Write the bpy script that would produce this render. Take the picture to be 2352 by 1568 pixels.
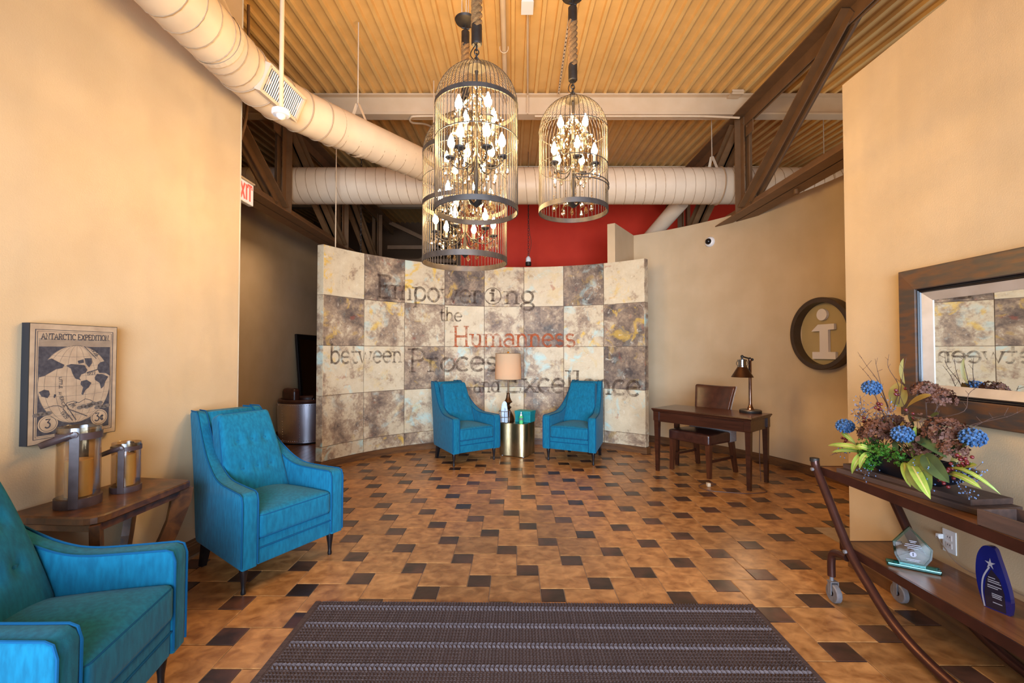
import bpy, bmesh, math, random
from math import sin, cos, pi, radians, sqrt, atan2
from mathutils import Vector, Matrix
random.seed(7)
for o in list(bpy.data.objects):
    bpy.data.objects.remove(o)
S = bpy.context.scene
COL = S.collection

# ------------------------------------------------------------------ camera, world, lights, exposure
cam = bpy.data.cameras.new('camera')
cam.sensor_width = 36.0
cam.lens = 1040.56 / 2352 * 36
cam.clip_start = 0.02
camo = bpy.data.objects.new('camera', cam)
camo.location = (0, 0, 1.43)
camo.rotation_euler = (pi / 2 + 0.02305, 0, 0)
COL.objects.link(camo)
S.camera = camo

W = bpy.data.worlds.new('world')
S.world = W
W.use_nodes = True
W.node_tree.nodes['Background'].inputs[0].default_value = (0.72, 0.84, 1.0, 1)
W.node_tree.nodes['Background'].inputs[1].default_value = 0.6

S.view_settings.view_transform = 'Standard'
S.view_settings.look = 'None'
S.view_settings.gamma = 1
S.view_settings.exposure = 0.66
S.view_settings.use_curve_mapping = False
cy = S.cycles
cy.use_denoising = True
cy.max_bounces = 8
cy.diffuse_bounces = 4
cy.glossy_bounces = 4
cy.transmission_bounces = 6
cy.transparent_max_bounces = 32
cy.sample_clamp_indirect = 4
cy.caustics_reflective = False
cy.caustics_refractive = False
cy.use_light_tree = True

WARM = (1.0, 0.61, 0.21)
BULB_W = 3.7
def light(name, typ, loc, power, color, rot=(0, 0, 0), parent=None, **kw):
    d = bpy.data.lights.new(name, typ)
    d.energy = power
    d.color = color
    for k, v in kw.items():
        setattr(d, k, v)
    o = bpy.data.objects.new(name, d)
    o.location = loc
    o.rotation_euler = rot
    COL.objects.link(o)
    if parent: o.parent = parent
    return o
# daylight through the glass entrance front behind the camera
light('entrance_daylight', 'AREA', (0, -1.9, 1.42), 185, (0.62, 0.78, 1.0), (pi / 2, 0, 0), shape='RECTANGLE', size=4.2, size_y=2.5, spread=radians(88))
# daylight through the high windows of the wing on the right
light('wing_daylight', 'AREA', (6.6, 4.5, 2.6), 60, (0.85, 0.92, 1.0), (0, -pi / 2, pi), shape='RECTANGLE', size=2.2, size_y=5)
light('hall_fill_light', 'AREA', (-3.15, 6.4, 3.1), 9, (1.0, 0.74, 0.5), (0, 0, 0), shape='RECTANGLE', size=0.3, size_y=1.2)  # unseen fill lamp added to brighten the left hall and its metal chair

# ------------------------------------------------------------------ materials
MATS = {}
def nt(name):
    m = bpy.data.materials.new(name)
    m.use_nodes = True
    t = m.node_tree
    for n in list(t.nodes): t.nodes.remove(n)
    out = t.nodes.new('ShaderNodeOutputMaterial')
    return m, t, out
def N(t, typ, **kw):
    n = t.nodes.new(typ)
    for k, v in kw.items():
        if k == 'inp':
            for kk, vv in v.items(): n.inputs[kk].default_value = vv
        else: setattr(n, k, v)
    return n
def c4(c): return (c[0], c[1], c[2], 1)
def pbr(name, c1, c2=None, rough=0.5, metal=0.0, scale=6.0, stretch=(1, 1, 1), detail=5, bump=0.0, bscale=None, rand=0.0, coat=0.0,
        contrast=(0.35, 0.65), spec=0.5, sheen=0.0, distort=0.0, rough2=None):
    if name in MATS: return MATS[name]
    m, t, out = nt(name)
    b = N(t, 'ShaderNodeBsdfPrincipled')
    b.inputs['Roughness'].default_value = rough
    b.inputs['Metallic'].default_value = metal
    b.inputs['Coat Weight'].default_value = coat
    b.inputs['Coat Roughness'].default_value = 0.12
    b.inputs['Specular IOR Level'].default_value = spec
    b.inputs['Sheen Weight'].default_value = sheen
    b.inputs['Base Color'].default_value = c4(c1)
    t.links.new(b.outputs[0], out.inputs[0])
    if c2 is not None or bump:
        tc = N(t, 'ShaderNodeTexCoord')
        mp = N(t, 'ShaderNodeMapping')
        mp.inputs['Scale'].default_value = stretch
        t.links.new(tc.outputs['Object'], mp.inputs[0])
        vec = mp.outputs[0]
        oi = N(t, 'ShaderNodeObjectInfo')
        if rand:
            va = N(t, 'ShaderNodeVectorMath', operation='ADD')
            cm = N(t, 'ShaderNodeVectorMath', operation='SCALE')
            cv = N(t, 'ShaderNodeCombineXYZ')
            for i in range(3): t.links.new(oi.outputs['Random'], cv.inputs[i])
            cm.inputs['Scale'].default_value = 37.0
            t.links.new(cv.outputs[0], cm.inputs[0])
            t.links.new(vec, va.inputs[0]); t.links.new(cm.outputs[0], va.inputs[1])
            vec = va.outputs[0]
        nz = N(t, 'ShaderNodeTexNoise', inp={'Scale': scale, 'Detail': detail, 'Distortion': distort})
        t.links.new(vec, nz.inputs['Vector'])
        if c2 is not None:
            r = N(t, 'ShaderNodeValToRGB')
            r.color_ramp.elements[0].position = contrast[0]; r.color_ramp.elements[0].color = c4(c1)
            r.color_ramp.elements[1].position = contrast[1]; r.color_ramp.elements[1].color = c4(c2)
            t.links.new(nz.outputs['Fac'], r.inputs[0])
            src = r.outputs[0]
            if rand:
                hs = N(t, 'ShaderNodeHueSaturation')
                mr = N(t, 'ShaderNodeMapRange', inp={'To Min': 1 - rand, 'To Max': 1 + rand})
                t.links.new(oi.outputs['Random'], mr.inputs[0])
                t.links.new(mr.outputs[0], hs.inputs['Value'])
                t.links.new(src, hs.inputs['Color'])
                src = hs.outputs[0]
            t.links.new(src, b.inputs['Base Color'])
        if bump:
            n2 = nz
            if bscale:
                n2 = N(t, 'ShaderNodeTexNoise', inp={'Scale': bscale, 'Detail': 3})
                t.links.new(vec, n2.inputs['Vector'])
            bp = N(t, 'ShaderNodeBump', inp={'Strength': bump, 'Distance': 0.01})
            t.links.new(n2.outputs['Fac'], bp.inputs['Height'])
            t.links.new(bp.outputs[0], b.inputs['Normal'])
    MATS[name] = m
    return m
def emis(name, col, s, add_transparent=False):
    m, t, out = nt(name)
    e = N(t, 'ShaderNodeEmission', inp={'Color': c4(col), 'Strength': s})
    if add_transparent:
        a = N(t, 'ShaderNodeAddShader'); tr = N(t, 'ShaderNodeBsdfTransparent')
        t.links.new(e.outputs[0], a.inputs[0]); t.links.new(tr.outputs[0], a.inputs[1])
        t.links.new(a.outputs[0], out.inputs[0])
    else:
        t.links.new(e.outputs[0], out.inputs[0])
    MATS[name] = m
    return m
def clear(name, tint, gloss=0.25, rough=0.03, glossc=(1, 1, 1)):
    m, t, out = nt(name)
    mx = N(t, 'ShaderNodeMixShader')
    tr = N(t, 'ShaderNodeBsdfTransparent', inp={'Color': c4(tint)})
    gl = N(t, 'ShaderNodeBsdfGlossy', inp={'Color': c4(glossc), 'Roughness': rough})
    lw = N(t, 'ShaderNodeLayerWeight', inp={'Blend': 0.35})
    mr = N(t, 'ShaderNodeMapRange', inp={'To Min': gloss * 0.4, 'To Max': min(1, gloss * 2.4)})
    t.links.new(lw.outputs['Facing'], mr.inputs[0])
    t.links.new(mr.outputs[0], mx.inputs[0])
    t.links.new(tr.outputs[0], mx.inputs[1]); t.links.new(gl.outputs[0], mx.inputs[2])
    t.links.new(mx.outputs[0], out.inputs[0])
    MATS[name] = m
    return m

M_wall = pbr('wall_paint', (0.53, 0.38, 0.222), (0.57, 0.415, 0.25), rough=0.75, scale=3, bump=0.08, bscale=160, spec=0.25)
M_walllit = pbr('wall_lit_tone', (0.66, 0.64, 0.58), rough=0.7)
M_red = pbr('red_paint', (0.54, 0.032, 0.011), (0.48, 0.025, 0.009), rough=0.7, scale=2, spec=0.25)
M_deck = pbr('deck_paint', (0.82, 0.50, 0.175), (0.76, 0.45, 0.15), rough=0.6, scale=5, spec=0.3)
M_beam = pbr('beam_paint', (0.68, 0.50, 0.32), (0.64, 0.46, 0.28), rough=0.55, scale=5)
M_duct = pbr('duct_paint', (0.66, 0.52, 0.37), (0.61, 0.47, 0.33), rough=0.5, scale=4)
M_seam = pbr('duct_seam', (0.36, 0.24, 0.14), rough=0.6)
M_steel = pbr('brown_steel', (0.205, 0.105, 0.044), (0.165, 0.085, 0.036), rough=0.55, scale=7)
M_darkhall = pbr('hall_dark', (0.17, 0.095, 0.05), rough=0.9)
M_tile = pbr('slate_tile', (0.20, 0.078, 0.022), (0.46, 0.225, 0.078), rough=0.33, scale=8.5, stretch=(1.5, 1.7, 1), detail=12, bump=0.05, bscale=40, rand=0.2, contrast=(0.30, 0.70), distort=0.5, spec=0.5)
M_accent = pbr('dark_tile', (0.026, 0.015, 0.012), (0.085, 0.036, 0.024), rough=0.33, scale=6, detail=8, bump=0.2, bscale=12, rand=0.45, distort=0.5)
M_grout = pbr('grout', (0.33, 0.24, 0.17), (0.27, 0.19, 0.13), rough=0.9, scale=12)
M_plank = pbr('hall_plank', (0.075, 0.026, 0.014), (0.13, 0.05, 0.026), rough=0.3, scale=5, stretch=(6, 0.7, 1), rand=0.3, bump=0.1)
M_base = pbr('baseboard_wood', (0.155, 0.066, 0.022), (0.085, 0.036, 0.014), rough=0.45, scale=4, stretch=(1, 1, 7), detail=6, bump=0.06)
M_fab = pbr('teal_fabric', (0.001, 0.092, 0.168), (0.002, 0.132, 0.228), rough=0.85, scale=60, stretch=(1, 1, 0.25), detail=6, bump=0.12, bscale=420, sheen=0.07, spec=0.2)
M_pipe = pbr('teal_piping', (0.001, 0.065, 0.155), rough=0.8, spec=0.2)
M_blackleg = pbr('black_lacquer', (0.008, 0.007, 0.008), rough=0.25)
M_brass = pbr('brushed_brass', (0.42, 0.31, 0.16), (0.55, 0.42, 0.23), rough=0.36, metal=1.0, scale=14, stretch=(8, 8, 1), bump=0.05)
M_bronze = pbr('lamp_bronze', (0.060, 0.026, 0.012), (0.10, 0.045, 0.018), rough=0.35, metal=0.8, scale=8)
M_iron = pbr('black_iron', (0.030, 0.024, 0.020), (0.045, 0.036, 0.03), rough=0.5, metal=0.6, scale=20)
M_cage = pbr('cage_iron', (0.040, 0.030, 0.025), (0.06, 0.045, 0.036), rough=0.5, metal=0.35, scale=20)
M_rope = pbr('jute_rope', (0.15, 0.068, 0.02), (0.26, 0.13, 0.04), rough=0.9, scale=60, stretch=(1, 1, 4), bump=0.4, bscale=130)
M_mahog = pbr('dark_mahogany', (0.026, 0.0075, 0.004), (0.048, 0.014, 0.007), rough=0.28, scale=4, stretch=(0.8, 9, 9), coat=0.12, bump=0.03)
M_leather = pbr('brown_leather', (0.032, 0.0095, 0.006), (0.055, 0.017, 0.010), rough=0.3, scale=14, bump=0.1, bscale=150)
M_greyfab = pbr('grey_linen', (0.20, 0.17, 0.16), (0.27, 0.235, 0.22), rough=0.9, scale=80, bump=0.1)
M_walnut = pbr('rustic_walnut', (0.120, 0.044, 0.012), (0.034, 0.013, 0.006), rough=0.4, scale=5, stretch=(2, 2, 2), detail=9, distort=1.2, coat=0.2, bump=0.1, contrast=(0.38, 0.66))
M_shelf = pbr('shelf_wood', (0.20, 0.078, 0.022), (0.115, 0.040, 0.012), rough=0.36, scale=3.2, stretch=(9, 1.0, 9), detail=8, distort=0.6, bump=0.05, coat=0.15)
M_board = pbr('weathered_board', (0.085, 0.045, 0.032), (0.05, 0.028, 0.022), rough=0.6, scale=4, stretch=(9, 1, 9), bump=0.15)
M_cartmetal = pbr('cart_tube', (0.075, 0.026, 0.018), (0.055, 0.02, 0.014), rough=0.32, metal=0.55, scale=12)
M_caster = pbr('caster_grey', (0.17, 0.15, 0.15), (0.22, 0.2, 0.2), rough=0.5, metal=0.3, scale=30)
M_frame = pbr('mirror_frame_wood', (0.115, 0.048, 0.020), (0.055, 0.038, 0.030), rough=0.45, scale=4, stretch=(2, 1.4, 9), detail=8, bump=0.1, contrast=(0.4, 0.6))
M_liner = pbr('mirror_liner', (0.52, 0.44, 0.36), (0.6, 0.52, 0.44), rough=0.3, metal=0.4, scale=10)
M_mirror = pbr('mirror_glass', (0.86, 0.88, 0.87), rough=0.01, metal=1.0)
M_alum = pbr('aluminium', (0.66, 0.64, 0.72), (0.72, 0.71, 0.78), rough=0.33, metal=1.0, scale=3)
M_rivet = pbr('rivet_steel', (0.35, 0.33, 0.36), rough=0.3, metal=1.0)
M_rug = pbr('rug_wool', (0.060, 0.038, 0.033), (0.092, 0.061, 0.053), rough=0.95, scale=40, stretch=(1, 4, 1), bump=0.6, bscale=180, spec=0.1)
M_braid = pbr('rug_braid', (0.085, 0.065, 0.066), (0.13, 0.103, 0.105), rough=0.95, scale=60, bump=0.4, bscale=200, spec=0.1)
M_white = pbr('white_plastic', (0.78, 0.77, 0.76), rough=0.4)
M_signwhite = pbr('sign_white', (0.74, 0.66, 0.62), rough=0.5)
M_blackgl = pbr('black_gloss', (0.006, 0.006, 0.008), rough=0.12)
M_bowl = pbr('black_bowl', (0.006, 0.008, 0.013), rough=0.3)
M_teal = pbr('teal_box', (0.0, 0.17, 0.19), (0.003, 0.21, 0.225), rough=0.5, scale=30)
M_shade = None
M_cream = pbr('map_paper', (0.33, 0.235, 0.155), (0.41, 0.30, 0.20), rough=0.8, scale=20, detail=7)
M_ink = pbr('map_ink', (0.026, 0.025, 0.036), (0.06, 0.055, 0.065), rough=0.8, scale=45)
M_inkhalf = pbr('map_half_ink', (0.10, 0.085, 0.08), (0.15, 0.12, 0.10), rough=0.8, scale=45)
M_canvas = pbr('canvas_side', (0.010, 0.011, 0.014), rough=0.6)
M_leathstrap = pbr('dark_strap', (0.045, 0.024, 0.022), (0.065, 0.04, 0.042), rough=0.4, scale=20, bump=0.1)
M_candle = pbr('candle_wax', (0.62, 0.40, 0.14), (0.72, 0.5, 0.2), rough=0.5, scale=8)
M_glass = clear('lantern_glass', (0.87, 0.80, 0.69), 0.16, 0.14)
M_crystal = clear('crystal', (0.93, 0.87, 0.77), 0.8, 0.04, (1.0, 0.92, 0.8))
M_award = clear('award_glass', (0.80, 0.88, 0.86), 0.2, 0.02)
M_awardedge = clear('award_edge_glass', (0.12, 0.38, 0.34), 0.22, 0.05, (0.5, 0.9, 0.85))
M_blueaward = pbr('blue_award', (0.003, 0.004, 0.045), (0.004, 0.008, 0.10), rough=0.07, scale=4, coat=0.6)
M_darkaward = pbr('award_plate', (0.012, 0.008, 0.014), rough=0.12)
M_silver = pbr('award_silver', (0.34, 0.32, 0.36), rough=0.35, metal=0.4)
M_exitred = emis('exit_red', (1.0, 0.10, 0.06), 1.1)
M_exitface = emis('exit_face', (0.85, 0.66, 0.48), 0.75)
M_bulb = emis('bulb_glow', (1.0, 0.78, 0.42), 32.0, True)
M_bulbsoft = emis('lamp_bulb', (1.0, 0.78, 0.48), 14.0, True)
M_blueflower = pbr('blue_petal', (0.016, 0.055, 0.15), (0.065, 0.155, 0.31), rough=0.6, scale=60)
M_bluespray = pbr('blue_spray', (0.10, 0.16, 0.30), (0.17, 0.25, 0.42), rough=0.6, scale=60)
M_brownflower = pbr('brown_petal', (0.155, 0.058, 0.030), (0.085, 0.028, 0.017), rough=0.7, scale=30)
M_green = pbr('fern_green', (0.035, 0.15, 0.012), (0.075, 0.24, 0.02), rough=0.6, scale=50)
M_leafg = pbr('leaf_green', (0.085, 0.15, 0.03), (0.15, 0.21, 0.045), rough=0.5, scale=12)
M_leafdark = pbr('leaf_dark', (0.03, 0.06, 0.022), (0.055, 0.10, 0.03), rough=0.5, scale=12)
M_leafy = pbr('leaf_olive', (0.24, 0.17, 0.035), (0.33, 0.24, 0.06), rough=0.5, scale=12)
M_blade = pbr('blade_lime', (0.17, 0.28, 0.035), (0.30, 0.38, 0.06), rough=0.5, scale=18)
M_rib = pbr('blade_rib', (0.46, 0.42, 0.14), rough=0.5)
M_twig = pbr('twig_brown', (0.075, 0.035, 0.022), rough=0.8)
M_berry = pbr('red_berry', (0.095, 0.008, 0.010), (0.14, 0.013, 0.014), rough=0.25, scale=20)
M_mask = pbr('pale_blue_paper', (0.45, 0.60, 0.78), (0.62, 0.72, 0.82), rough=0.8, scale=18)
M_wire = pbr('basket_wire', (0.16, 0.14, 0.13), rough=0.4, metal=0.8)
M_gel = pbr('green_gel', (0.05, 0.42, 0.10), (0.10, 0.55, 0.2), rough=0.15, scale=10)
M_label = pbr('bottle_label', (0.20, 0.05, 0.18), (0.05, 0.25, 0.10), rough=0.5, scale=40)

def lamp_shade_mat():
    m, t, out = nt('linen_shade')
    d = N(t, 'ShaderNodeBsdfDiffuse', inp={'Color': (0.58, 0.42, 0.26, 1)})
    tr = N(t, 'ShaderNodeBsdfTranslucent', inp={'Color': (0.66, 0.42, 0.22, 1)})
    mx = N(t, 'ShaderNodeMixShader', inp={0: 0.28})
    t.links.new(d.outputs[0], mx.inputs[1]); t.links.new(tr.outputs[0], mx.inputs[2])
    t.links.new(mx.outputs[0], out.inputs[0])
    return m
M_shade = lamp_shade_mat()

def art_mat(name='painted_panel'):
    m, t, out = nt(name)
    L = t.links.new
    b = N(t, 'ShaderNodeBsdfPrincipled', inp={'Roughness': 0.55, 'Specular IOR Level': 0.3})
    L(b.outputs[0], out.inputs[0])
    tc = N(t, 'ShaderNodeTexCoord'); oi = N(t, 'ShaderNodeObjectInfo')
    sp = N(t, 'ShaderNodeSeparateColor'); L(oi.outputs['Color'], sp.inputs[0])
    wv = N(t, 'ShaderNodeMath', operation='MULTIPLY', inp={1: 91.0}); L(oi.outputs['Random'], wv.inputs[0])
    def noise(scale, detail, dist, off, rough=0.6):
        n = N(t, 'ShaderNodeTexNoise', noise_dimensions='4D', inp={'Scale': scale, 'Detail': detail, 'Distortion': dist, 'Roughness': rough})
        a = N(t, 'ShaderNodeMath', operation='ADD', inp={1: off}); L(wv.outputs[0], a.inputs[0])
        L(tc.outputs['Object'], n.inputs['Vector']); L(a.outputs[0], n.inputs['W'])
        return n.outputs['Fac']
    def math(op, a, bb):
        n = N(t, 'ShaderNodeMath', operation=op)
        for i, v in enumerate((a, bb)):
            if isinstance(v, (int, float)): n.inputs[i].default_value = v
            else: L(v, n.inputs[i])
        return n.outputs[0]
    n1 = noise(3.6, 12, 0.45, 0.0, 0.66)
    n0 = noise(19, 8, 0.6, 3.0, 0.75)
    mixn = math('ADD', math('MULTIPLY', n1, 0.70), math('MULTIPLY', n0, 0.30))
    # stretch contrast and shift by the panel's own darkness
    v = math('MULTIPLY', math('SUBTRACT', sp.outputs[0], 0.44), 0.48)
    f = math('ADD', math('ADD', math('MULTIPLY', math('SUBTRACT', mixn, 0.5), 1.9), 0.47), v)
    r = N(t, 'ShaderNodeValToRGB'); cr = r.color_ramp
    cols = [(0.0, (0.66, 0.55, 0.375)), (0.40, (0.54, 0.43, 0.28)), (0.52, (0.34, 0.24, 0.155)), (0.66, (0.185, 0.128, 0.09)), (0.84, (0.07, 0.052, 0.045))]
    cr.elements[0].position, cr.elements[0].color = cols[0][0], c4(cols[0][1])
    cr.elements[1].position, cr.elements[1].color = cols[-1][0], c4(cols[-1][1])
    for p, c in cols[1:-1]:
        e = cr.elements.new(p); e.color = c4(c)
    L(f, r.inputs[0])
    def overlay(src, fac, col):
        mx = N(t, 'ShaderNodeMix', data_type='RGBA')
        L(fac, mx.inputs[0]); L(src, mx.inputs[6]); mx.inputs[7].default_value = c4(col)
        return mx.outputs[2]
    def mask(fac, lo, hi, amt):
        mr = N(t, 'ShaderNodeMapRange', inp={'From Min': lo, 'From Max': hi}); L(fac, mr.inputs[0])
        return math('MULTIPLY', mr.outputs[0], amt)
    col = overlay(r.outputs[0], mask(noise(3.4, 7, 1.0, 11.0), 0.55, 0.66, math('MULTIPLY', sp.outputs[2], 0.85)), (0.42, 0.60, 0.56))
    col = overlay(col, mask(noise(4.6, 6, 0.8, 23.0), 0.565, 0.64, math('MULTIPLY', sp.outputs[1], 0.9)), (0.66, 0.40, 0.045))
    col = overlay(col, mask(noise(5.0, 5, 0.8, 41.0), 0.63, 0.70, 0.5), (0.30, 0.06, 0.035))
    col = overlay(col, mask(noise(12, 8, 1.5, 57.0), 0.60, 0.70, 0.55), (0.70, 0.63, 0.50))
    L(col, b.inputs['Base Color'])
    bp = N(t, 'ShaderNodeBump', inp={'Strength': 0.35, 'Distance': 0.006})
    L(n0, bp.inputs['Height']); L(bp.outputs[0], b.inputs['Normal'])
    return m
M_art = art_mat()
def worn_paint(name, col, lo, hi, amt=0.8):
    m, t, out = nt(name)
    L = t.links.new
    tc = N(t, 'ShaderNodeTexCoord')
    n = N(t, 'ShaderNodeTexNoise', inp={'Scale': 9, 'Detail': 8, 'Roughness': 0.7}); L(tc.outputs['Object'], n.inputs['Vector'])
    mr = N(t, 'ShaderNodeMapRange', inp={'From Min': lo, 'From Max': hi, 'To Max': amt}); L(n.outputs['Fac'], mr.inputs[0])
    d = N(t, 'ShaderNodeBsdfDiffuse', inp={'Color': c4(col)}); tr = N(t, 'ShaderNodeBsdfTransparent')
    mx = N(t, 'ShaderNodeMixShader'); L(mr.outputs[0], mx.inputs[0]); L(tr.outputs[0], mx.inputs[1]); L(d.outputs[0], mx.inputs[2])
    L(mx.outputs[0], out.inputs[0])
    return m
M_letter = worn_paint('letter_umber', (0.075, 0.046, 0.033), 0.35, 0.61, 0.66)
M_letterred = worn_paint('letter_orange', (0.44, 0.10, 0.035), 0.34, 0.60, 0.82)

# ------------------------------------------------------------------ mesh builder
class MB:
    def __init__(s): s.v = []; s.f = []; s.sm = []
    def add(s, vs, fs, smooth=False, mat=None):
        n = len(s.v)
        if mat is not None: vs = [mat @ Vector(v) for v in vs]
        s.v += [tuple(v) for v in vs]
        s.f += [tuple(i + n for i in f) for f in fs]
        s.sm += [smooth] * len(fs)
        return s
    def box(s, c, d, rz=0, mat=None, ch=0.0):
        x, y, z = d[0] / 2, d[1] / 2, d[2] / 2
        T = Matrix.Translation(c) @ Matrix.Rotation(rz, 4, 'Z')
        if mat is not None: T = mat @ T
        if ch:
            bm = bmesh.new(); bmesh.ops.create_cube(bm, size=1)
            for v in bm.verts: v.co = (v.co.x * d[0], v.co.y * d[1], v.co.z * d[2])
            bmesh.ops.bevel(bm, geom=list(bm.edges), offset=ch, segments=2, affect='EDGES', profile=0.6)
            return s.bm(bm, T)
        vs = [(-x, -y, -z), (x, -y, -z), (x, y, -z), (-x, y, -z), (-x, -y, z), (x, -y, z), (x, y, z), (-x, y, z)]
        return s.add(vs, [(3, 2, 1, 0), (4, 5, 6, 7), (0, 1, 5, 4), (1, 2, 6, 5), (2, 3, 7, 6), (3, 0, 4, 7)], False, T)
    def bm(s, bm, T=None, smooth=False):
        bm.verts.ensure_lookup_table(); bm.verts.index_update()
        vs = [v.co.copy() for v in bm.verts]
        fs = [[v.index for v in f.verts] for f in bm.faces]
        bm.free()
        return s.add(vs, fs, smooth, T)
    def poly(s, pts, fr, depth=None):
        """2-D outline pts mapped by fr(x, y, d); d = 0 is the face, d = depth the back."""
        n = len(pts)
        a = [fr(x, y, 0) for x, y in pts]
        if depth is None:
            return s.add(a, [tuple(range(n))])
        b = [fr(x, y, depth) for x, y in pts]
        fs = [tuple(range(n)), tuple(reversed(range(n, 2 * n)))]
        fs += [(i, i + n, (i + 1) % n + n, (i + 1) % n) for i in range(n)]
        return s.add(a + b, fs)
    def tube(s, pts, r, n=8, closed=False, caps=True, smooth=True):
        P = [Vector(p) for p in pts]; k = len(P)
        rr = r if isinstance(r, (list, tuple)) else [r] * k
        vs = []; prev = None
        for i in range(k):
            if closed: d = P[(i + 1) % k] - P[i - 1]
            else: d = P[min(i + 1, k - 1)] - P[max(i - 1, 0)]
            if d.length < 1e-9: d = Vector((0, 0, 1))
            d.normalize()
            if prev is None:
                up = Vector((0, 0, 1)) if abs(d.z) < 0.9 else Vector((1, 0, 0))
                a = d.cross(up).normalized()
            else:
                a = prev - d * prev.dot(d)
                a = a.normalized() if a.length > 1e-6 else d.orthogonal().normalized()
            prev = a; b = d.cross(a)
            for j in range(n):
                t = 2 * pi * j / n
                vs.append(P[i] + (a * cos(t) + b * sin(t)) * rr[i])
        fs = []
        for i in range(k if closed else k - 1):
            i2 = (i + 1) % k
            for j in range(n):
                fs.append((i * n + j, i * n + (j + 1) % n, i2 * n + (j + 1) % n, i2 * n + j))
        s.add(vs, fs, smooth)
        if caps and not closed:
            m = len(s.v) - len(vs)
            s.f += [tuple(m + j for j in reversed(range(n))), tuple(m + (k - 1) * n + j for j in range(n))]
            s.sm += [False, False]
        return s
    def lathe(s, prof, n=24, T=None, smooth=True, close=True):
        vs = []; k = len(prof)
        for r, z in prof:
            for j in range(n):
                t = 2 * pi * j / n
                vs.append((r * cos(t), r * sin(t), z))
        fs = [(i * n + j, i * n + (j + 1) % n, (i + 1) * n + (j + 1) % n, (i + 1) * n + j) for i in range(k - 1) for j in range(n)]
        s.add(vs, fs, smooth, T)
        if close:
            m = len(s.v) - len(vs)
            if prof[0][0] > 1e-4: s.f.append(tuple(m + j for j in reversed(range(n)))); s.sm.append(False)
            if prof[-1][0] > 1e-4: s.f.append(tuple(m + (k - 1) * n + j for j in range(n))); s.sm.append(False)
        return s
    def ball(s, c, r, n=8, m=6, sz=1.0):
        prof = [(r * sin(pi * i / m), -r * sz * cos(pi * i / m)) for i in range(m + 1)]
        return s.lathe(prof, n, Matrix.Translation(c))
    def octa(s, c, r, h, rot=0.0):
        vs = [(c[0], c[1], c[2] + h), (c[0], c[1], c[2] - h)]
        for j in range(4):
            a = rot + j * pi / 2
            vs.append((c[0] + r * cos(a), c[1] + r * sin(a), c[2]))
        return s.add(vs, [(0, 2, 3), (0, 3, 4), (0, 4, 5), (0, 5, 2), (1, 3, 2), (1, 4, 3), (1, 5, 4), (1, 2, 5)])
    def rbox(s, hx, hy, hz, r, n=10, crown=0.0, T=None, warp=None, nz=None):
        """rounded box: half sizes, corner radius, top crown"""
        nz = nz or n
        def face(ax, sg):
            dims = [n, n, nz]; o = [i for i in range(3) if i != ax]
            if sg * (1 if ax != 1 else -1) < 0: o = o[::-1]
            a, b = o
            na, nb = dims[a], dims[b]
            vs = []; fs = []
            h = (hx, hy, hz)
            for i in range(na + 1):
                for j in range(nb + 1):
                    p = [0, 0, 0]
                    p[ax] = sg * h[ax]
                    def w(k, m): # denser at the rims
                        u = -cos(pi * k / m)
                        return 0.5 * u + 0.5 * (2 * k / m - 1)
                    p[a] = w(i, na) * h[a]; p[b] = w(j, nb) * h[b]
                    q = [max(-(h[k] - r), min(h[k] - r, p[k])) for k in range(3)]
                    d = Vector(p) - Vector(q)
                    if d.length > 1e-9:
                        d.normalize(); P = Vector(q) + d * r
                    else: P = Vector(p)
                    if crown:
                        cxx = max(0, 1 - (P.x / hx) ** 2) * max(0, 1 - (P.y / hy) ** 2)
                        P.z += crown * cxx * (P.z / hz if P.z > 0 else 0)
                    if warp: P = warp(P)
                    vs.append(P)
            for i in range(na):
                for j in range(nb):
                    fs.append((i * (nb + 1) + j, (i + 1) * (nb + 1) + j, (i + 1) * (nb + 1) + j + 1, i * (nb + 1) + j + 1))
            s.add(vs, fs, True, T)
        for ax in range(3):
            for sg in (1, -1): face(ax, sg)
        return s
    def mesh(s, name, m=None, weld=False, angle=35):
        me = bpy.data.meshes.new(name)
        me.from_pydata(s.v, [], s.f)
        if weld or any(s.sm):
            bm = bmesh.new(); bm.from_mesh(me)
            for f, q in zip(bm.faces, s.sm): f.smooth = q
            if weld: bmesh.ops.remove_doubles(bm, verts=bm.verts, dist=1e-5)
            bmesh.ops.recalc_face_normals(bm, faces=bm.faces) if weld else None
            bm.to_mesh(me); bm.free()
            me.set_sharp_from_angle(angle=radians(angle))
        if m: me.materials.append(m)
        me.update()
        return me
    def obj(s, name, m, parent=None, loc=(0, 0, 0), rz=0, weld=False, angle=35, kind=None):
        o = bpy.data.objects.new(name, s.mesh(name, m, weld, angle))
        o.location = loc; o.rotation_euler = (0, 0, rz)
        COL.objects.link(o)
        if parent: o.parent = parent
        if kind: o['kind'] = kind
        return o
def inst(me, name, parent=None, loc=(0, 0, 0), rot=(0, 0, 0), scale=None):
    o = bpy.data.objects.new(name, me)
    o.location = loc; o.rotation_euler = rot
    if scale: o.scale = scale
    COL.objects.link(o)
    if parent: o.parent = parent
    return o
def thing(name, label, cat, loc=(0, 0, 0), rz=0, group=None):
    o = bpy.data.objects.new(name, None)
    o.empty_display_size = 0.1
    o.location = loc; o.rotation_euler = (0, 0, rz)
    COL.objects.link(o)
    return tag(o, label, cat, group)
def tag(o, label, cat, group=None):
    o['label'] = label; o['category'] = cat
    if group: o['group'] = group
    return o
def struct(o):
    o['kind'] = 'structure'
    return o
def copy_tree(o, parent=None):
    c = o.copy(); COL.objects.link(c)
    if parent: c.parent = parent
    for ch in list(o.children): copy_tree(ch, c)
    return c
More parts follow.
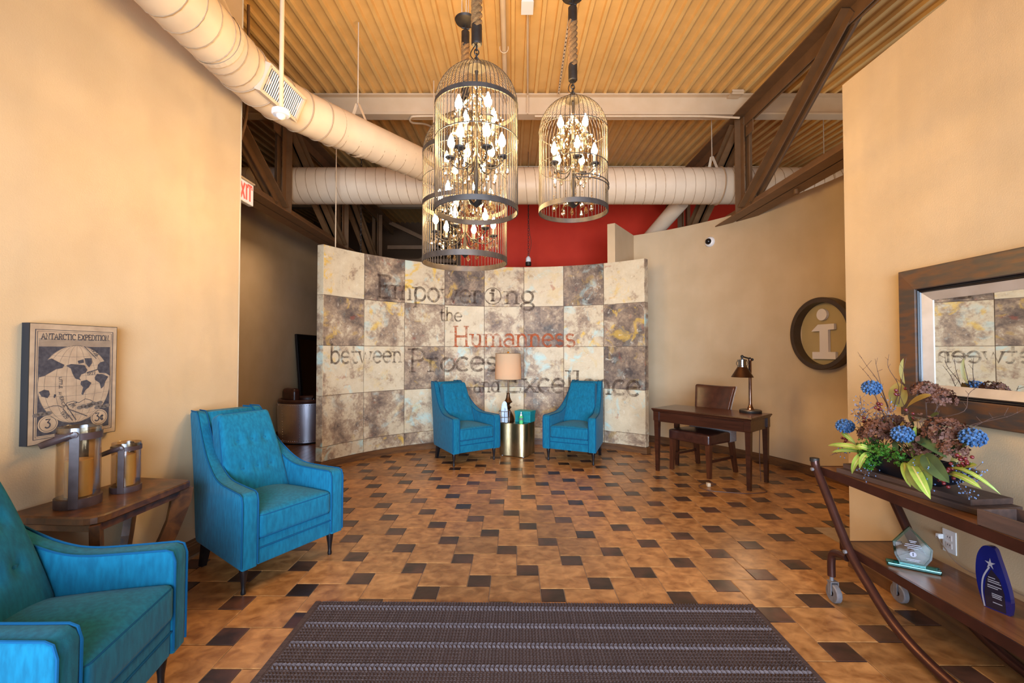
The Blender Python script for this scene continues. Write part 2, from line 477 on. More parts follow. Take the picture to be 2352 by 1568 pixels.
def arcpts(cx, cy_, rx, ry, a0, a1, n=14):
    return [(cx + rx * cos(radians(a0 + (a1 - a0) * i / n)), cy_ + ry * sin(radians(a0 + (a1 - a0) * i / n))) for i in range(n + 1)]
def catmull(P, k=6):
    P = [Vector(p) for p in P]; out = []
    for i in range(len(P) - 1):
        p0, p1, p2, p3 = P[max(i - 1, 0)], P[i], P[i + 1], P[min(i + 2, len(P) - 1)]
        for j in range(k):
            t = j / k
            out.append(0.5 * ((2 * p1) + (p2 - p0) * t + (2 * p0 - 5 * p1 + 4 * p2 - p3) * t * t + (3 * p1 - p0 - 3 * p2 + p3) * t ** 3))
    out.append(P[-1])
    return out
ceil_z = lambda y: 4.845 + 0.055 * (y - 5.95)

# ------------------------------------------------------------------ stroke lettering
def GL():
    A = arcpts; g = {}
    bt = lambda x, y: ('s', x, y)   # slab serif centred at x, y
    g['o'] = (.62, [A(.31, .31, .26, .31, 0, 360, 24)], [])
    g['O'] = (.85, [A(.42, .5, .36, .5, 0, 360, 28)], [])
    g['D'] = (.8, [[(.12, 0), (.12, 1)], [(.12, 1)] + A(.34, .5, .36, .5, 90, -90, 16) + [(.12, 0)]], [bt(.12, 0), bt(.12, 1)])
    g['e'] = (.62, [A(.31, .31, .26, .31, 5, 318, 22), [(.05, .33), (.57, .33)]], [])
    g['c'] = (.58, [A(.31, .31, .26, .31, 45, 315, 18)], [])
    g['C'] = (.8, [A(.44, .5, .36, .5, 45, 315, 22), [(.70, .72), (.70, .95)]], [])
    g['n'] = (.66, [[(.13, 0), (.13, .6)], [(.13, .36)] + A(.32, .38, .19, .23, 170, 0, 10) + [(.51, 0)]], [bt(.13, 0), bt(.51, 0), bt(.08, .6)])
    g['m'] = (1.0, [[(.13, 0), (.13, .6)], [(.13, .36)] + A(.31, .38, .18, .23, 170, 0, 10) + [(.49, 0)], [(.49, .36)] + A(.67, .38, .18, .23, 170, 0, 10) + [(.85, 0)]], [bt(.13, 0), bt(.49, 0), bt(.85, 0), bt(.08, .6)])
    g['h'] = (.66, [[(.13, 0), (.13, 1)], [(.13, .36)] + A(.32, .38, .19, .23, 170, 0, 10) + [(.51, 0)]], [bt(.13, 0), bt(.51, 0), bt(.08, 1)])
    g['u'] = (.68, [[(.13, .6)] + A(.32, .24, .19, .24, 180, 360, 10) + [(.51, .6)], [(.51, .6), (.51, 0)]], [bt(.08, .6), bt(.47, .6), bt(.56, 0)])
    g['r'] = (.52, [[(.15, 0), (.15, .6)], [(.15, .36)] + A(.34, .40, .19, .2, 175, 50, 8)], [bt(.15, 0), bt(.1, .6)])
    g['i'] = (.36, [[(.18, 0), (.18, .6)], A(.18, .82, .05, .05, 0, 360, 10)], [bt(.18, 0), bt(.12, .6)])
    g['l'] = (.34, [[(.17, 0), (.17, 1)]], [bt(.17, 0), bt(.11, 1)])
    g['t'] = (.46, [[(.18, .88)] + [(.18, .2)] + A(.32, .16, .14, .16, 180, 330, 8), [(.02, .6), (.40, .6)]], [])
    g['p'] = (.68, [[(.13, -.32), (.13, .6)], A(.35, .31, .25, .31, 0, 360, 22)], [bt(.13, -.32), bt(.08, .6)])
    g['b'] = (.68, [[(.11, 0), (.11, 1)], A(.35, .31, .25, .31, 0, 360, 22)], [bt(.06, 1)])
    g['d'] = (.68, [[(.57, 0), (.57, 1)], A(.32, .31, .25, .31, 0, 360, 22)], [bt(.62, 0), bt(.52, 1)])
    g['g'] = (.66, [A(.31, .34, .22, .27, 0, 360, 20), A(.31, -.14, .26, .18, 0, 360, 18), [(.5, .55), (.64, .62)]], [])
    g['a'] = (.62, [A(.28, .19, .22, .19, 0, 360, 18), [(.10, .50)] + A(.30, .46, .2, .16, 150, 0, 8) + [(.5, .0)]], [bt(.55, 0)])
    g['s'] = (.54, [A(.27, .455, .18, .155, 30, 260, 12) + A(.27, .155, .2, .155, 90, -150, 12)], [])
    g['w'] = (.92, [[(.08, .6), (.28, 0), (.46, .56), (.64, 0), (.84, .6)]], [bt(.08, .6), bt(.84, .6)])
    g['x'] = (.64, [[(.08, .6), (.56, 0)], [(.56, .6), (.08, 0)]], [bt(.08, .6), bt(.56, .6), bt(.08, 0), bt(.56, 0)])
    g['E'] = (.74, [[(.14, 0), (.14, 1)], [(.04, 1), (.62, 1), (.62, .82)], [(.14, .52), (.46, .52)], [(.46, .62), (.46, .42)], [(.04, 0), (.64, 0), (.64, .2)]], [])
    g['H'] = (.88, [[(.16, 0), (.16, 1)], [(.7, 0), (.7, 1)], [(.16, .5), (.7, .5)]], [bt(.16, 0), bt(.16, 1), bt(.7, 0), bt(.7, 1)])
    g['P'] = (.74, [[(.16, 0), (.16, 1)], [(.16, 1)] + A(.38, .74, .26, .26, 90, -90, 12) + [(.16, .48)]], [bt(.16, 0), bt(.12, 1)])
    g['R'] = (.82, [[(.16, 0), (.16, 1)], [(.16, 1)] + A(.38, .75, .25, .25, 90, -90, 12) + [(.16, .5)], [(.40, .5), (.70, 0)]], [bt(.16, 0), bt(.12, 1), bt(.72, 0)])
    g['A'] = (.86, [[(.10, 0), (.43, 1), (.76, 0)], [(.22, .36), (.64, .36)]], [bt(.10, 0), bt(.76, 0)])
    g['N'] = (.88, [[(.14, 0), (.14, 1), (.72, 0), (.72, 1)]], [bt(.14, 0), bt(.10, 1), bt(.72, 1)])
    g['T'] = (.76, [[(.38, 0), (.38, 1)], [(.04, .8), (.04, 1), (.72, 1), (.72, .8)]], [bt(.38, 0)])
    g['I'] = (.38, [[(.19, 0), (.19, 1)]], [bt(.19, 0), bt(.19, 1)])
    g['X'] = (.82, [[(.1, 1), (.72, 0)], [(.72, 1), (.1, 0)]], [bt(.1, 1), bt(.72, 1), bt(.1, 0), bt(.72, 0)])
    g['L'] = (.68, [[(.14, 1), (.14, 0), (.6, 0), (.6, .2)]], [bt(.14, 1)])
    g['M'] = (1.0, [[(.12, 0), (.12, 1), (.48, .3), (.84, 1), (.84, 0)]], [bt(.12, 0), bt(.84, 0)])
    g['1'] = (.5, [[(.1, .8), (.28, 1), (.28, 0)]], [bt(.28, 0)])
    g['2'] = (.66, [A(.32, .72, .24, .28, 160, -40, 12) + [(.08, 0), (.6, 0)]], [])
    g['3'] = (.66, [[(.1, 1), (.56, 1), (.30, .62)] + A(.30, .31, .26, .31, 80, -150, 14)], [])
    g['6'] = (.66, [[(.5, 1)] + [(.2, .62)] + A(.32, .3, .25, .3, 140, 500, 22)], [])
    g['7'] = (.62, [[(.06, 1), (.56, 1), (.24, 0)]], [])
    g['9'] = (.66, [[(.14, 0)] + [(.44, .38)] + A(.32, .7, .25, .3, -40, 320, 22)], [])
    g['8'] = (.66, [A(.32, .74, .2, .25, 0, 360, 18), A(.32, .25, .26, .26, 0, 360, 20)], [])
    g['¢'] = (.5, [A(.26, .36, .2, .26, 45, 315, 14), [(.26, -.02), (.26, .74)]], [])
    g[' '] = (.4, [], [])
    return g
GLY = GL()
def ribbon(mb, pts, w, fr, sub=1):
    P = []
    for i in range(len(pts) - 1):
        a, b = Vector(pts[i]), Vector(pts[i + 1])
        for k in range(sub): P.append(a.lerp(b, k / sub))
    P.append(Vector(pts[-1])); n = len(P)
    L = []; R = []
    closed = (P[0] - P[-1]).length < 1e-4
    for i in range(n):
        if closed: d = P[(i + 1) % n if i < n - 1 else 1] - P[i - 1 if i > 0 else n - 2]
        else: d = P[min(i + 1, n - 1)] - P[max(i - 1, 0)]
        if d.length < 1e-9: d = Vector((1, 0))
        d.normalize(); q = Vector((-d.y, d.x)) * w / 2
        L.append(P[i] + q); R.append(P[i] - q)
    vs = [fr(p.x, p.y) for p in L] + [fr(p.x, p.y) for p in R]
    mb.add(vs, [(i, i + n, i + n + 1, i + 1) for i in range(n - 1)])
def text(mb, s, fr, x, y, size, width=None, w=0.11, serif=True, sub=1, sw=0.2):
    """letters starting at x, baseline y, cap height size; width squeezes the word into that width"""
    adv = sum(GLY[c][0] for c in s)
    k = (width / adv) if width else size
    for c in s:
        a, strokes, serifs = GLY[c]
        f = lambda u, v, x0=x: fr(x0 + u, y + v)
        for st in strokes:
            ribbon(mb, [(p[0] * k, p[1] * size) for p in st], w * size, f, sub)
        if serif:
            for _, sx, sy in serifs:
                ribbon(mb, [((sx - sw / 2 - .03) * k, sy * size), ((sx + sw / 2 + .03) * k, sy * size)], w * size * 0.55, f, sub)
        x += a * k
    return x

# ================================================================== SETTING
CX, CY = 0.06, 4.388           # centre of the round lobby
WL = lambda y: -2.265 + 0.13 * (y - 3.24)      # face of the left wall
TH = radians(7.41)

# ---- floor: grout bed + hopscotch tiles
mb = MB(); mb.box((0, 5.5, -0.055), (15, 16, 0.1))
floor = struct(mb.obj('floor', M_grout))
TA, TB = 0.3051, 0.1411
def slab(s, h=0.012, g=0.004, ch=0.0025):
    m = MB(); a = s / 2 - g / 2; b = a - ch
    v = [(-a, -a, -h), (a, -a, -h), (a, a, -h), (-a, a, -h), (-a, -a, -ch), (a, -a, -ch), (a, a, -ch), (-a, a, -ch), (-b, -b, 0), (b, -b, 0), (b, b, 0), (-b, b, 0)]
    f = [(8, 9, 10, 11)]
    for i in range(4):
        j = (i + 1) % 4
        f += [(i, j, j + 4, i + 4), (i + 4, j + 4, j + 8, i + 8)]
    return m.add(v, f)
big_me = slab(TA).mesh('tile', M_tile)
sml_me = slab(TB).mesh('accent_tile', M_accent)
yaw = -0.00854
def tile_ok(x, y):
    if y < 1.05 or y > 8.2: return False
    if y < 3.66: return WL(y) - 0.05 < x < 2.32
    if x < -2.2 - 0.11 * (y - 3.65) - 0.0 : return False
    if x > 3.75: return False
    if y > 4.4 and (x - CX) ** 2 + (y - CY) ** 2 > 3.68 ** 2: return False
    return True
cand = []
for i in range(-30, 30):
    for j in range(-30, 30):
        u, v = i * TA - j * TB, i * TB + j * TA
        for kind, du, dv in (('b', -(TA + TB) / 2, (TA - TB) / 2), ('s', 0, 0)):
            uu, vv = u + du, v + dv
            x = -0.5102 + uu * cos(yaw) - vv * sin(yaw); y = 2.7308 + uu * sin(yaw) + vv * cos(yaw)
            if tile_ok(x, y): cand.append((y, x, kind))
cand.sort()
cnt = {'b': 0, 's': 0}; rest = {'b': MB(), 's': MB()}
def in_view(x, y):
    px = 1176 + 1040 * x / y; py = 808 + 1487 / y
    return -160 < px < 2500 and py < 1700
for y, x, kind in cand:
    if in_view(x, y) and cnt[kind] < 300:
        cnt[kind] += 1
        inst(big_me if kind == 'b' else sml_me, 'tile' if kind == 'b' else 'accent_tile', floor, (x, y, 0), (0, 0, yaw))
    else:
        src = slab(TA if kind == 'b' else TB)
        rest[kind].add(src.v, src.f, False, Matrix.Translation((x, y, 0)))
rest['b'].obj('tile_field', M_tile, floor, kind='stuff')
rest['s'].obj('accent_tile_field', M_accent, floor, kind='stuff')
# hardwood of the hall on the left: planks
pl_me = MB().box((0, 0, 0.001), (0.096, 1.55, 0.012)).mesh('plank', M_plank)
for i in range(17):
    for k in range(4):
        x = -3.92 + 0.1 * i + 0.05; y0 = 3.4 + 1.56 * k + (0.73 * i) % 1.56
        if x < -2.42 and y0 < 9.6: inst(pl_me, 'plank', floor, (x, y0, 0))

# ---- walls
def wall_box(name, p, q, th, z0, z1, m, side=1):
    """upright slab whose face runs p -> q, thickness th to the left (side=1) or right of that run"""
    d = Vector((q[0] - p[0], q[1] - p[1])).normalized(); n = Vector((-d.y, d.x)) * th * side
    P = [(p[0], p[1]), (q[0], q[1]), (q[0] + n.x, q[1] + n.y), (p[0] + n.x, p[1] + n.y)]
    if side < 0: P = P[::-1]
    b = MB()
    b.add([(x, y, z0) for x, y in P] + [(x, y, z1) for x, y in P], [(3, 2, 1, 0), (4, 5, 6, 7), (0, 1, 5, 4), (1, 2, 6, 5), (2, 3, 7, 6), (3, 0, 4, 7)])
    return struct(b.obj(name, m))
wall_left = wall_box('wall_left', (WL(-2), -2), (WL(3.65), 3.65), 0.13, 0, 4.7, M_wall)
wall_box('lit_edge_1', (WL(3.652) - 0.012, 3.652), (WL(3.652) - 0.008, 3.682), 0.10, 0, 4.7, M_walllit)  # hall light on the wall end, painted in as a pale strip
wall_right = wall_box('wall_right', (2.262, -2), (2.262, 3.062), 0.13, 0, 3.255, M_wall, -1)
# baseboards with a stepped top
def base_run(name, pts, h=0.105, th=0.016):
    """pts: plan points of the wall face, room side to the right of the run"""
    b = MB(); n = len(pts); prof = [(0, 0), (th, 0), (th, h * 0.62), (th * 0.7, h * 0.66), (th * 0.7, h * 0.8), (th * 0.45, h * 0.84), (th * 0.4, h), (0, h)]
    vs = []
    for i, p in enumerate(pts):
        a = Vector(pts[max(i - 1, 0)]); c = Vector(pts[min(i + 1, n - 1)]); d = (c - a).normalized(); nr = Vector((d.y, -d.x))
        for o, z in prof: vs.append((p[0] + nr.x * o, p[1] + nr.y * o, z))
    k = len(prof); fs = []
    for i in range(n - 1):
        for j in range(k - 1): fs.append((i * k + j, (i + 1) * k + j, (i + 1) * k + j + 1, i * k + j + 1))
    fs += [tuple(range(k)), tuple((n - 1) * k + j for j in reversed(range(k)))]
    b.add(vs, fs)
    return struct(b.obj(name, M_base))
base_run('baseboard_left', [(WL(-2), -2), (WL(3.65), 3.65)])
base_run('baseboard_right', [(2.262, 3.062), (2.262, -2)], 0.115)

def arc_wall(name, cx, cy_, r, a0, a1, z0, z1, th, m, n=40):
    """concave wall: inner face at radius r, angles in degrees from +Y towards +X"""
    b = MB(); vs = []; fs = []
    for i in range(n + 1):
        t = radians(a0 + (a1 - a0) * i / n)
        for rr, z in ((r, z0), (r, z1), (r + th, z1), (r + th, z0)):
            vs.append((cx + rr * sin(t), cy_ + rr * cos(t), z))
    for i in range(n):
        for j in range(4): fs.append((i * 4 + j, i * 4 + (j + 1) % 4, i * 4 + 4 + (j + 1) % 4, i * 4 + 4 + j))
    fs += [(0, 1, 2, 3), (n * 4 + 3, n * 4 + 2, n * 4 + 1, n * 4)]
    b.add(vs, fs)
    return b
cw = arc_wall('wall_back', 0.022, 4.395, 3.584, 33.4, 112, 0, 3.339, 0.13, M_wall)
struct(cw.obj('wall_back', M_wall))
base_run('baseboard_back', [(0.022 + 3.584 * sin(radians(a)), 4.395 + 3.584 * cos(radians(a))) for a in [33.4 + i * 2 for i in range(40)]])
# radial stub wall at the end of the curved wall
wall_box('wall_stub', (1.525, 6.672), (2.03, 7.44), 0.118, 0, 3.339, M_wall)
# red wall, hall walls, dark rear space, outer walls
wall_box('wall_red', (-1.0, 8.75), (5.0, 8.75), 0.15, 0, 5.02, M_red)
wall_box('wall_hall', (-3.92, 3.0), (-3.92, 15), 0.12, 0, 3.75, M_wall)
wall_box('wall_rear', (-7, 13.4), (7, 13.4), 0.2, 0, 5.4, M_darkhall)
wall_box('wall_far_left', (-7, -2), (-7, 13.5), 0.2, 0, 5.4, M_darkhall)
wall_box('wall_far_right', (7, -2), (7, 13.5), 0.2, 0, 5.4, M_wall, -1)
base_run('baseboard_hall', [(-3.92, 3.5), (-3.92, 9.4)])
wf = MB()
wf.box((-4.95, -2.06, 2.4), (4.1, 0.12, 4.8)); wf.box((4.65, -2.06, 2.4), (4.7, 0.12, 4.8)); wf.box((-0.3, -2.06, 3.85), (5.2, 0.12, 1.7))
struct(wf.obj('wall_front', M_wall))

# ---- corrugated deck
b = MB(); vs = []; fs = []; xs = []
x = -7.0
while x < 7.0:
    xs += [(x, 0.0), (x + 0.036, 0.0), (x + 0.044, 0.038), (x + 0.144, 0.038)]
    x += 0.152
for yy in (-2.1, 13.5):
    for xx, dz in xs: vs.append((xx, yy, ceil_z(yy) + dz))
n = len(xs)
for i in range(n - 1): fs.append((i, i + n, i + n + 1, i + 1))
b.add(vs, fs)
# roof skin above the deck
b.box((0, 5.7, 0), (14.4, 15.8, 0.05), mat=Matrix.Translation((0, 0, ceil_z(5.7) + 0.08)) @ Matrix.Translation((0, 5.7, 0)) @ Matrix.Rotation(math.atan(0.055), 4, 'X') @ Matrix.Translation((0, -5.7, 0)))
ceiling = struct(b.obj('ceiling', M_deck))

# ---- I-beams (purlins)
def ibeam(name, y, z0, z1, x0, x1, fw=0.15, t=0.018):
    b = MB(); xc = (x0 + x1) / 2; L = x1 - x0
    b.box((xc, y, z0 + t / 2), (L, fw, t)); b.box((xc, y, z1 - t / 2), (L, fw, t)); b.box((xc, y, (z0 + z1) / 2), (L, 0.012, z1 - z0 - 2 * t))
    o = struct(b.obj(name, M_beam))
    return o
ibeam('beam', 5.98, 4.565, 4.845, -6.9, 6.9)
bm_ = ibeam('beam', 8.66, 4.80, 4.985, -0.9, 4.9, 0.14)
ibeam('beam', 10.6, 4.82, 5.09, -6.9, 6.9)
# shim plate folded over the beam
MB().box((2.93, 5.86, 4.80), (0.15, 0.16, 0.012)).box((2.93, 5.80, 4.80), (0.15, 0.01, 0.06)).obj('deck_clip', M_beam, bpy.data.objects['beam'])

# ---- roof trusses
def truss(x, label):
    t = thing('roof_truss', label, 'truss', (x, 0, 0))
    y0, y1 = -1.9, 11.5; L = y1 - y0; yc = (y0 + y1) / 2
    def chord(name, zc, dirn):
        b = MB()
        for sx in (-1, 1):
            b.box((sx * (0.012 + 0.075), yc, zc), (0.15, L, 0.014))
            b.box((sx * 0.02, yc, zc + dirn * 0.07), (0.014, L, 0.14))
        return b.obj(name, M_steel, t)
    chord('bottom_chord', 3.235, 1); chord('top_chord', 4.553, -1)
    bolt = MB().lathe([(0.0, -0.012), (0.012, -0.012), (0.012, 0.0)], 6).mesh('bolt', M_steel)
    def member(name, ya, za, yb, zb, w=0.095):
        a = Vector((0, ya, za)); c = Vector((0, yb, zb)); d = (c - a); ln = d.length; d.normalize()
        rot = Matrix.Rotation(-atan2(d.z, d.y) + pi / 2, 4, 'X')
        b = MB(); T = Matrix.Translation((a + c) / 2) @ Matrix.Rotation(atan2(d.z, d.y) - pi / 2, 4, 'X')
        for sx in (-1, 1):
            b.box((sx * 0.034, -w / 2 * 0, 0), (0.012, w, ln), mat=T)
            b.box((sx * 0.034 + sx * 0.04, w / 2 - 0.006, 0), (0.08, 0.012, ln), mat=T)
        return b.obj(name, M_steel, t)
    ps = [5.95, 8.05, 10.15]
    low = [1.75, 3.85, 5.95, 8.05, 10.15]
    for yy in low:
        if yy > 3.9: member('post', yy, 3.26, yy, 4.53)
    for yy in (5.95, 8.05, 10.15):
        member('diagonal', yy - 0.06, 3.30, yy - 1.95, 4.50)
    member('diagonal', 5.95 + 0.06, 4.48, 7.9, 3.30); member('diagonal', 8.12, 4.48, 10.0, 3.30)
    for yy, zz in ((5.9, 3.40), (5.95, 4.40), (8.0, 3.40), (8.05, 4.40)):
        g = MB().box((0, yy, zz), (0.012, 0.42, 0.26)).obj('gusset_plate', M_steel, t)
        for k in range(4):
            inst(bolt, 'bolt', g, (-0.046 if x > 0 else 0.046, yy - 0.15 + 0.1 * k, zz + (0.04 if k % 2 else -0.05)), (0, pi / 2 * (1 if x > 0 else -1), 0))
    if x > 0: MB().lathe([(0.028, -0.05), (0.028, 0.0)], 16, Matrix.Translation((0.06, 4.98, 3.228))).obj('pipe_stub', M_steel, t)
    return t
truss(3.09, 'dark brown bolted steel truss above the curved wall with the round sign')
truss(-3.05, 'dark brown bolted steel truss passing over the dim hall behind the exit sign')

# cross bracing far back
fb = thing('bracing_frame', 'far dim steel frame with crossed bars seen above the left end of the painted wall', 'bracing', (0, 10.9, 0))
for name, p, q in (('crossbar', (-2.95, 0, 4.55), (-0.3, 0, 3.30)), ('crossbar', (-2.95, 0.05, 3.30), (-0.3, 0.05, 4.55)), ('lower_rail', (-3.0, 0, 3.95), (-0.2, 0, 3.95)), ('lower_rail', (-3.0, 0, 3.62), (-0.2, 0, 3.62)), ('column', (-1.25, 0, 0.0), (-1.25, 0, 3.9))):
    a, c = Vector(p), Vector(q); d = c - a
    T = Matrix.Translation((a + c) / 2) @ d.to_track_quat('Z', 'Y').to_matrix().to_4x4()
    MB().box((0, 0, 0), (0.10 if name != 'column' else 0.2, 0.09, d.length), mat=T).obj(name, M_steel, fb)

# ---- painted curved partition
AX, AY, AR, ATH = 0.098, 4.379, 2.697, 0.105
A0, DA = -63.84, 13.14
AZ = [2.761, 2.138, 1.511, 0.888, 0.263, 0.086]
core = arc_wall('wall_art', AX, AY, AR + 0.010, A0 + 0.15, A0 + 8 * DA - 0.15, 0, 2.755, ATH - 0.012, M_grout)
wall_art = struct(core.obj('wall_art', pbr('panel_joint', (0.13, 0.075, 0.045), rough=0.8)))
VAL = [[.16, .80, .18, .92, .36, .10, .86, .12], [.70, .42, .50, .08, .42, .85, .27, .76], [.32, .22, .78, .45, .6, .46, .06, .88], [.50, .56, .18, .74, .20, .70, .6, .15], [.34, .45, .5, .5, .5, .5, .5, .40]]
YEL = [[1, .1, .9, .5, .6, .2, .3, .5], [.5, .7, .3, .2, .3, .1, .9, .6], [.5, .2, .4, .4, .3, .2, .2, .3], [.3, .1, .3, .3, .2, .3, .3, .1], [.3, .8, .3, .3, .3, .3, .3, .2]]
TEA = [[.2, .4, .7, .1, .2, .6, .5, .3], [.1, .6, .7, .4, .2, .1, .8, .1], [.9, .6, .1, .9, .5, .9, .9, .3], [.3, .4, .9, .1, .9, .2, .4, .9], [1, .3, .8, .5, .5, .5, .5, .3]]
def art_panel(a0, a1, z0, z1, color, ga=0.085, gz=0.0018):
    b = MB(); n = 5; am = radians((a0 + a1) / 2); zm = (z0 + z1) / 2
    o = Vector((AX + AR * sin(am), AY + AR * cos(am), zm)); vs = []; fs = []
    jit = random.uniform(-0.0015, 0.0015)
    for i in range(n + 1):
        t = radians(a0 + ga + (a1 - a0 - 2 * ga) * i / n)
        for rr, z in ((AR + 0.011, z0 + gz), (AR + jit, z0 + gz + 0.002), (AR + jit, z1 - gz - 0.002), (AR + 0.011, z1 - gz)):
            vs.append(Vector((AX + rr * sin(t), AY + rr * cos(t), z)) - o)
    for i in range(n):
        for j in range(3): fs.append((i * 4 + j, i * 4 + 4 + j, i * 4 + 5 + j, i * 4 + 1 + j))
    fs += [(3, 2, 1, 0), (n * 4, n * 4 + 1, n * 4 + 2, n * 4 + 3)]
    b.add(vs, fs)
    p = b.obj('panel', M_art, wall_art, o)
    p.color = color
for r in range(5):
    for c in range(8):
        art_panel(A0 + DA * c, A0 + DA * (c + 1), AZ[r + 1], AZ[r], (VAL[r][c], YEL[r][c], TEA[r][c], 1))
for ang, sg in ((A0, -1), (A0 + 8 * DA, 1)):
    t = radians(ang)
    for r in range(5):
        z0, z1 = AZ[r + 1] + .002, AZ[r] - .002
        d = Vector((cos(t), -sin(t), 0)) * sg * 0.004
        p = [Vector((AX + rr * sin(t), AY + rr * cos(t), 0)) + d for rr in (AR + 0.001, AR + ATH)]
        q = [v - d * 2.5 for v in p]; zm = (z0 + z1) / 2; o = (p[0] + p[1]) / 2 + Vector((0, 0, zm))
        vs = [Vector((v.x, v.y, z)) - o for z in (z0, z1) for v in (p[0], p[1], q[1], q[0])]
        e = MB().add(vs, [(3, 2, 1, 0), (4, 5, 6, 7), (0, 1, 5, 4), (1, 2, 6, 5), (2, 3, 7, 6), (3, 0, 4, 7)]).obj('end_panel', M_art, wall_art, o)
        e.color = ((.3, .5, .35, .5, .4)[r] if sg < 0 else (.4, .75, .8, .2, .4)[r], .1, 1.0, 1)
def art_base():
    pts = [(AX + AR * sin(radians(a)), AY + AR * cos(radians(a))) for a in [A0 - 0.3 + (8 * DA + 0.6) * i / 44 for i in range(45)]]
    a = radians(A0 - .3); c = radians(A0 + 8 * DA + .3)
    pts = [(AX + (AR + ATH) * sin(a), AY + (AR + ATH) * cos(a))] + pts + [(AX + (AR + ATH) * sin(c), AY + (AR + ATH) * cos(c))]
    o = base_run('baseboard_art', pts, 0.086, 0.018)
art_base()
# painted words
def art_word(s, px0, px1, z, cap, m, w=0.115):
    th0 = A0 + (px0 - 742) * 0.1423; th1 = A0 + (px1 - 742) * 0.1423
    b = MB(); W_ = radians(th1 - th0) * AR
    rr = AR - 0.0035
    def fr(x, y):
        t = radians(th0) + x / AR
        return (AX + rr * sin(t), AY + rr * cos(t), z + y)
    text(b, s, fr, 0, 0, cap, W_, w)
    return b, fr
for s, a, c, z, cap, m in (('Empower', 862, 1106, 2.185, .31, M_letter), ('ng', 1158, 1232, 2.185, .31, M_letter), ('the', 1006, 1060, 1.90, .205, M_letter), ('Humanness', 1037, 1324, 1.515, .305, M_letterred),
                           ('between', 757, 922, 1.285, .245, M_letter), ('Process', 935, 1176, 1.14, .33, M_letter), ('and', 1086, 1148, .81, .25, M_letter), ('Excellence', 1160, 1472, .805, .335, M_letter)):
    b, fr = art_word(s, a, c, z, cap, m)
    b.obj('lettering', m, wall_art)
b = MB(); th0 = radians(A0 + (1131 - 742) * 0.1423)
fr = lambda x, y: (AX + (AR - .0035) * sin(th0 + x / AR), AY + (AR - .0035) * cos(th0 + x / AR), 2.30 + y)
ribbon(b, arcpts(0, 0, .128, .128, 0, 360, 32), .016, fr)
text(b, 'i', fr, -.05, -.075, .2, .1, .2)
b.obj('lettering', M_letter, wall_art)

# ================================================================== OVERHEAD SERVICES
def spiral(path_fn, r, turns, n_per=20, rad=0.006):
    pts = []
    for i in range(turns * n_per + 1):
        c, ax, up = path_fn(i / (turns * n_per)); sd = ax.cross(up)
        t = 2 * pi * i / n_per
        pts.append(c + up * (r * cos(t)) + sd * (r * sin(t)))
    return pts
def straight(p, q):
    p, q = Vector(p), Vector(q); ax = (q - p).normalized(); up = (Vector((0, 0, 1)) - ax * ax.z).normalized()
    return lambda s: (p.lerp(q, s), ax, up)
def ring_at(c, ax, r, rad=0.007, n=36):
    ax = Vector(ax).normalized(); u = ax.orthogonal().normalized(); v = ax.cross(u)
    return [Vector(c) + (u * cos(2 * pi * i / n) + v * sin(2 * pi * i / n)) * r for i in range(n)]
def strap(parent, c, ax, r, top_z, rod_top=None, w=0.04):
    """V strap hung from a rod: down round both sides of the duct"""
    c = Vector(c); ax = Vector(ax).normalized(); sd = ax.cross(Vector((0, 0, 1))).normalized()
    path = [c + Vector((0, 0, top_z - c.z)) + sd * 0.012]
    tang = 0.62
    for i in range(25):
        t = tang + (2 * pi - 2 * tang) * i / 24
        path.append(c + Vector((0, 0, 1)) * (cos(t) * (r + 0.005)) + sd * (sin(t) * (r + 0.005)))
    path.append(c + Vector((0, 0, top_z - c.z)) - sd * 0.012)
    b = MB(); vs = []
    for p in path: vs += [p - ax * w / 2, p + ax * w / 2]
    fs = [(2 * i, 2 * i + 1, 2 * i + 3, 2 * i + 2) for i in range(len(path) - 1)]
    b.add(vs, fs); b.obj('hanger_strap', M_duct, parent)
    zt = rod_top or ceil_z(c.y) + 0.01
    MB().tube([(c.x, c.y, top_z), (c.x, c.y, zt)], 0.006, 6).obj('hanger_rod', M_duct, parent)

# trunk duct
TY, TZ, TR = 6.33, 3.765, 0.249
trunk = thing('air_duct', 'large cream crosswise duct with a bent branch and grille along the tan wall', 'duct')
MB().tube([(-5.2, TY, TZ), (5.9, TY, TZ)], TR, 40).obj('pipe', M_duct, trunk)
MB().tube(spiral(straight((-5.0, TY, TZ), (2.86, TY, TZ)), TR + 0.001, 58), 0.0045, 4, smooth=False).obj('spiral_seam', M_seam, trunk)
MB().tube(ring_at((2.9, TY, TZ), (1, 0, 0), TR + 0.004), 0.011, 6, closed=True).obj('seam_ring', M_seam, trunk)
MB().tube(spiral(straight((3.0, TY, TZ), (5.8, TY, TZ)), TR + 0.001, 21), 0.0045, 4, smooth=False).obj('spiral_seam', M_seam, trunk)
for xx in (1.30, 2.82, 4.4): strap(trunk, (xx, TY, TZ), (1, 0, 0), TR, TZ + 0.42)
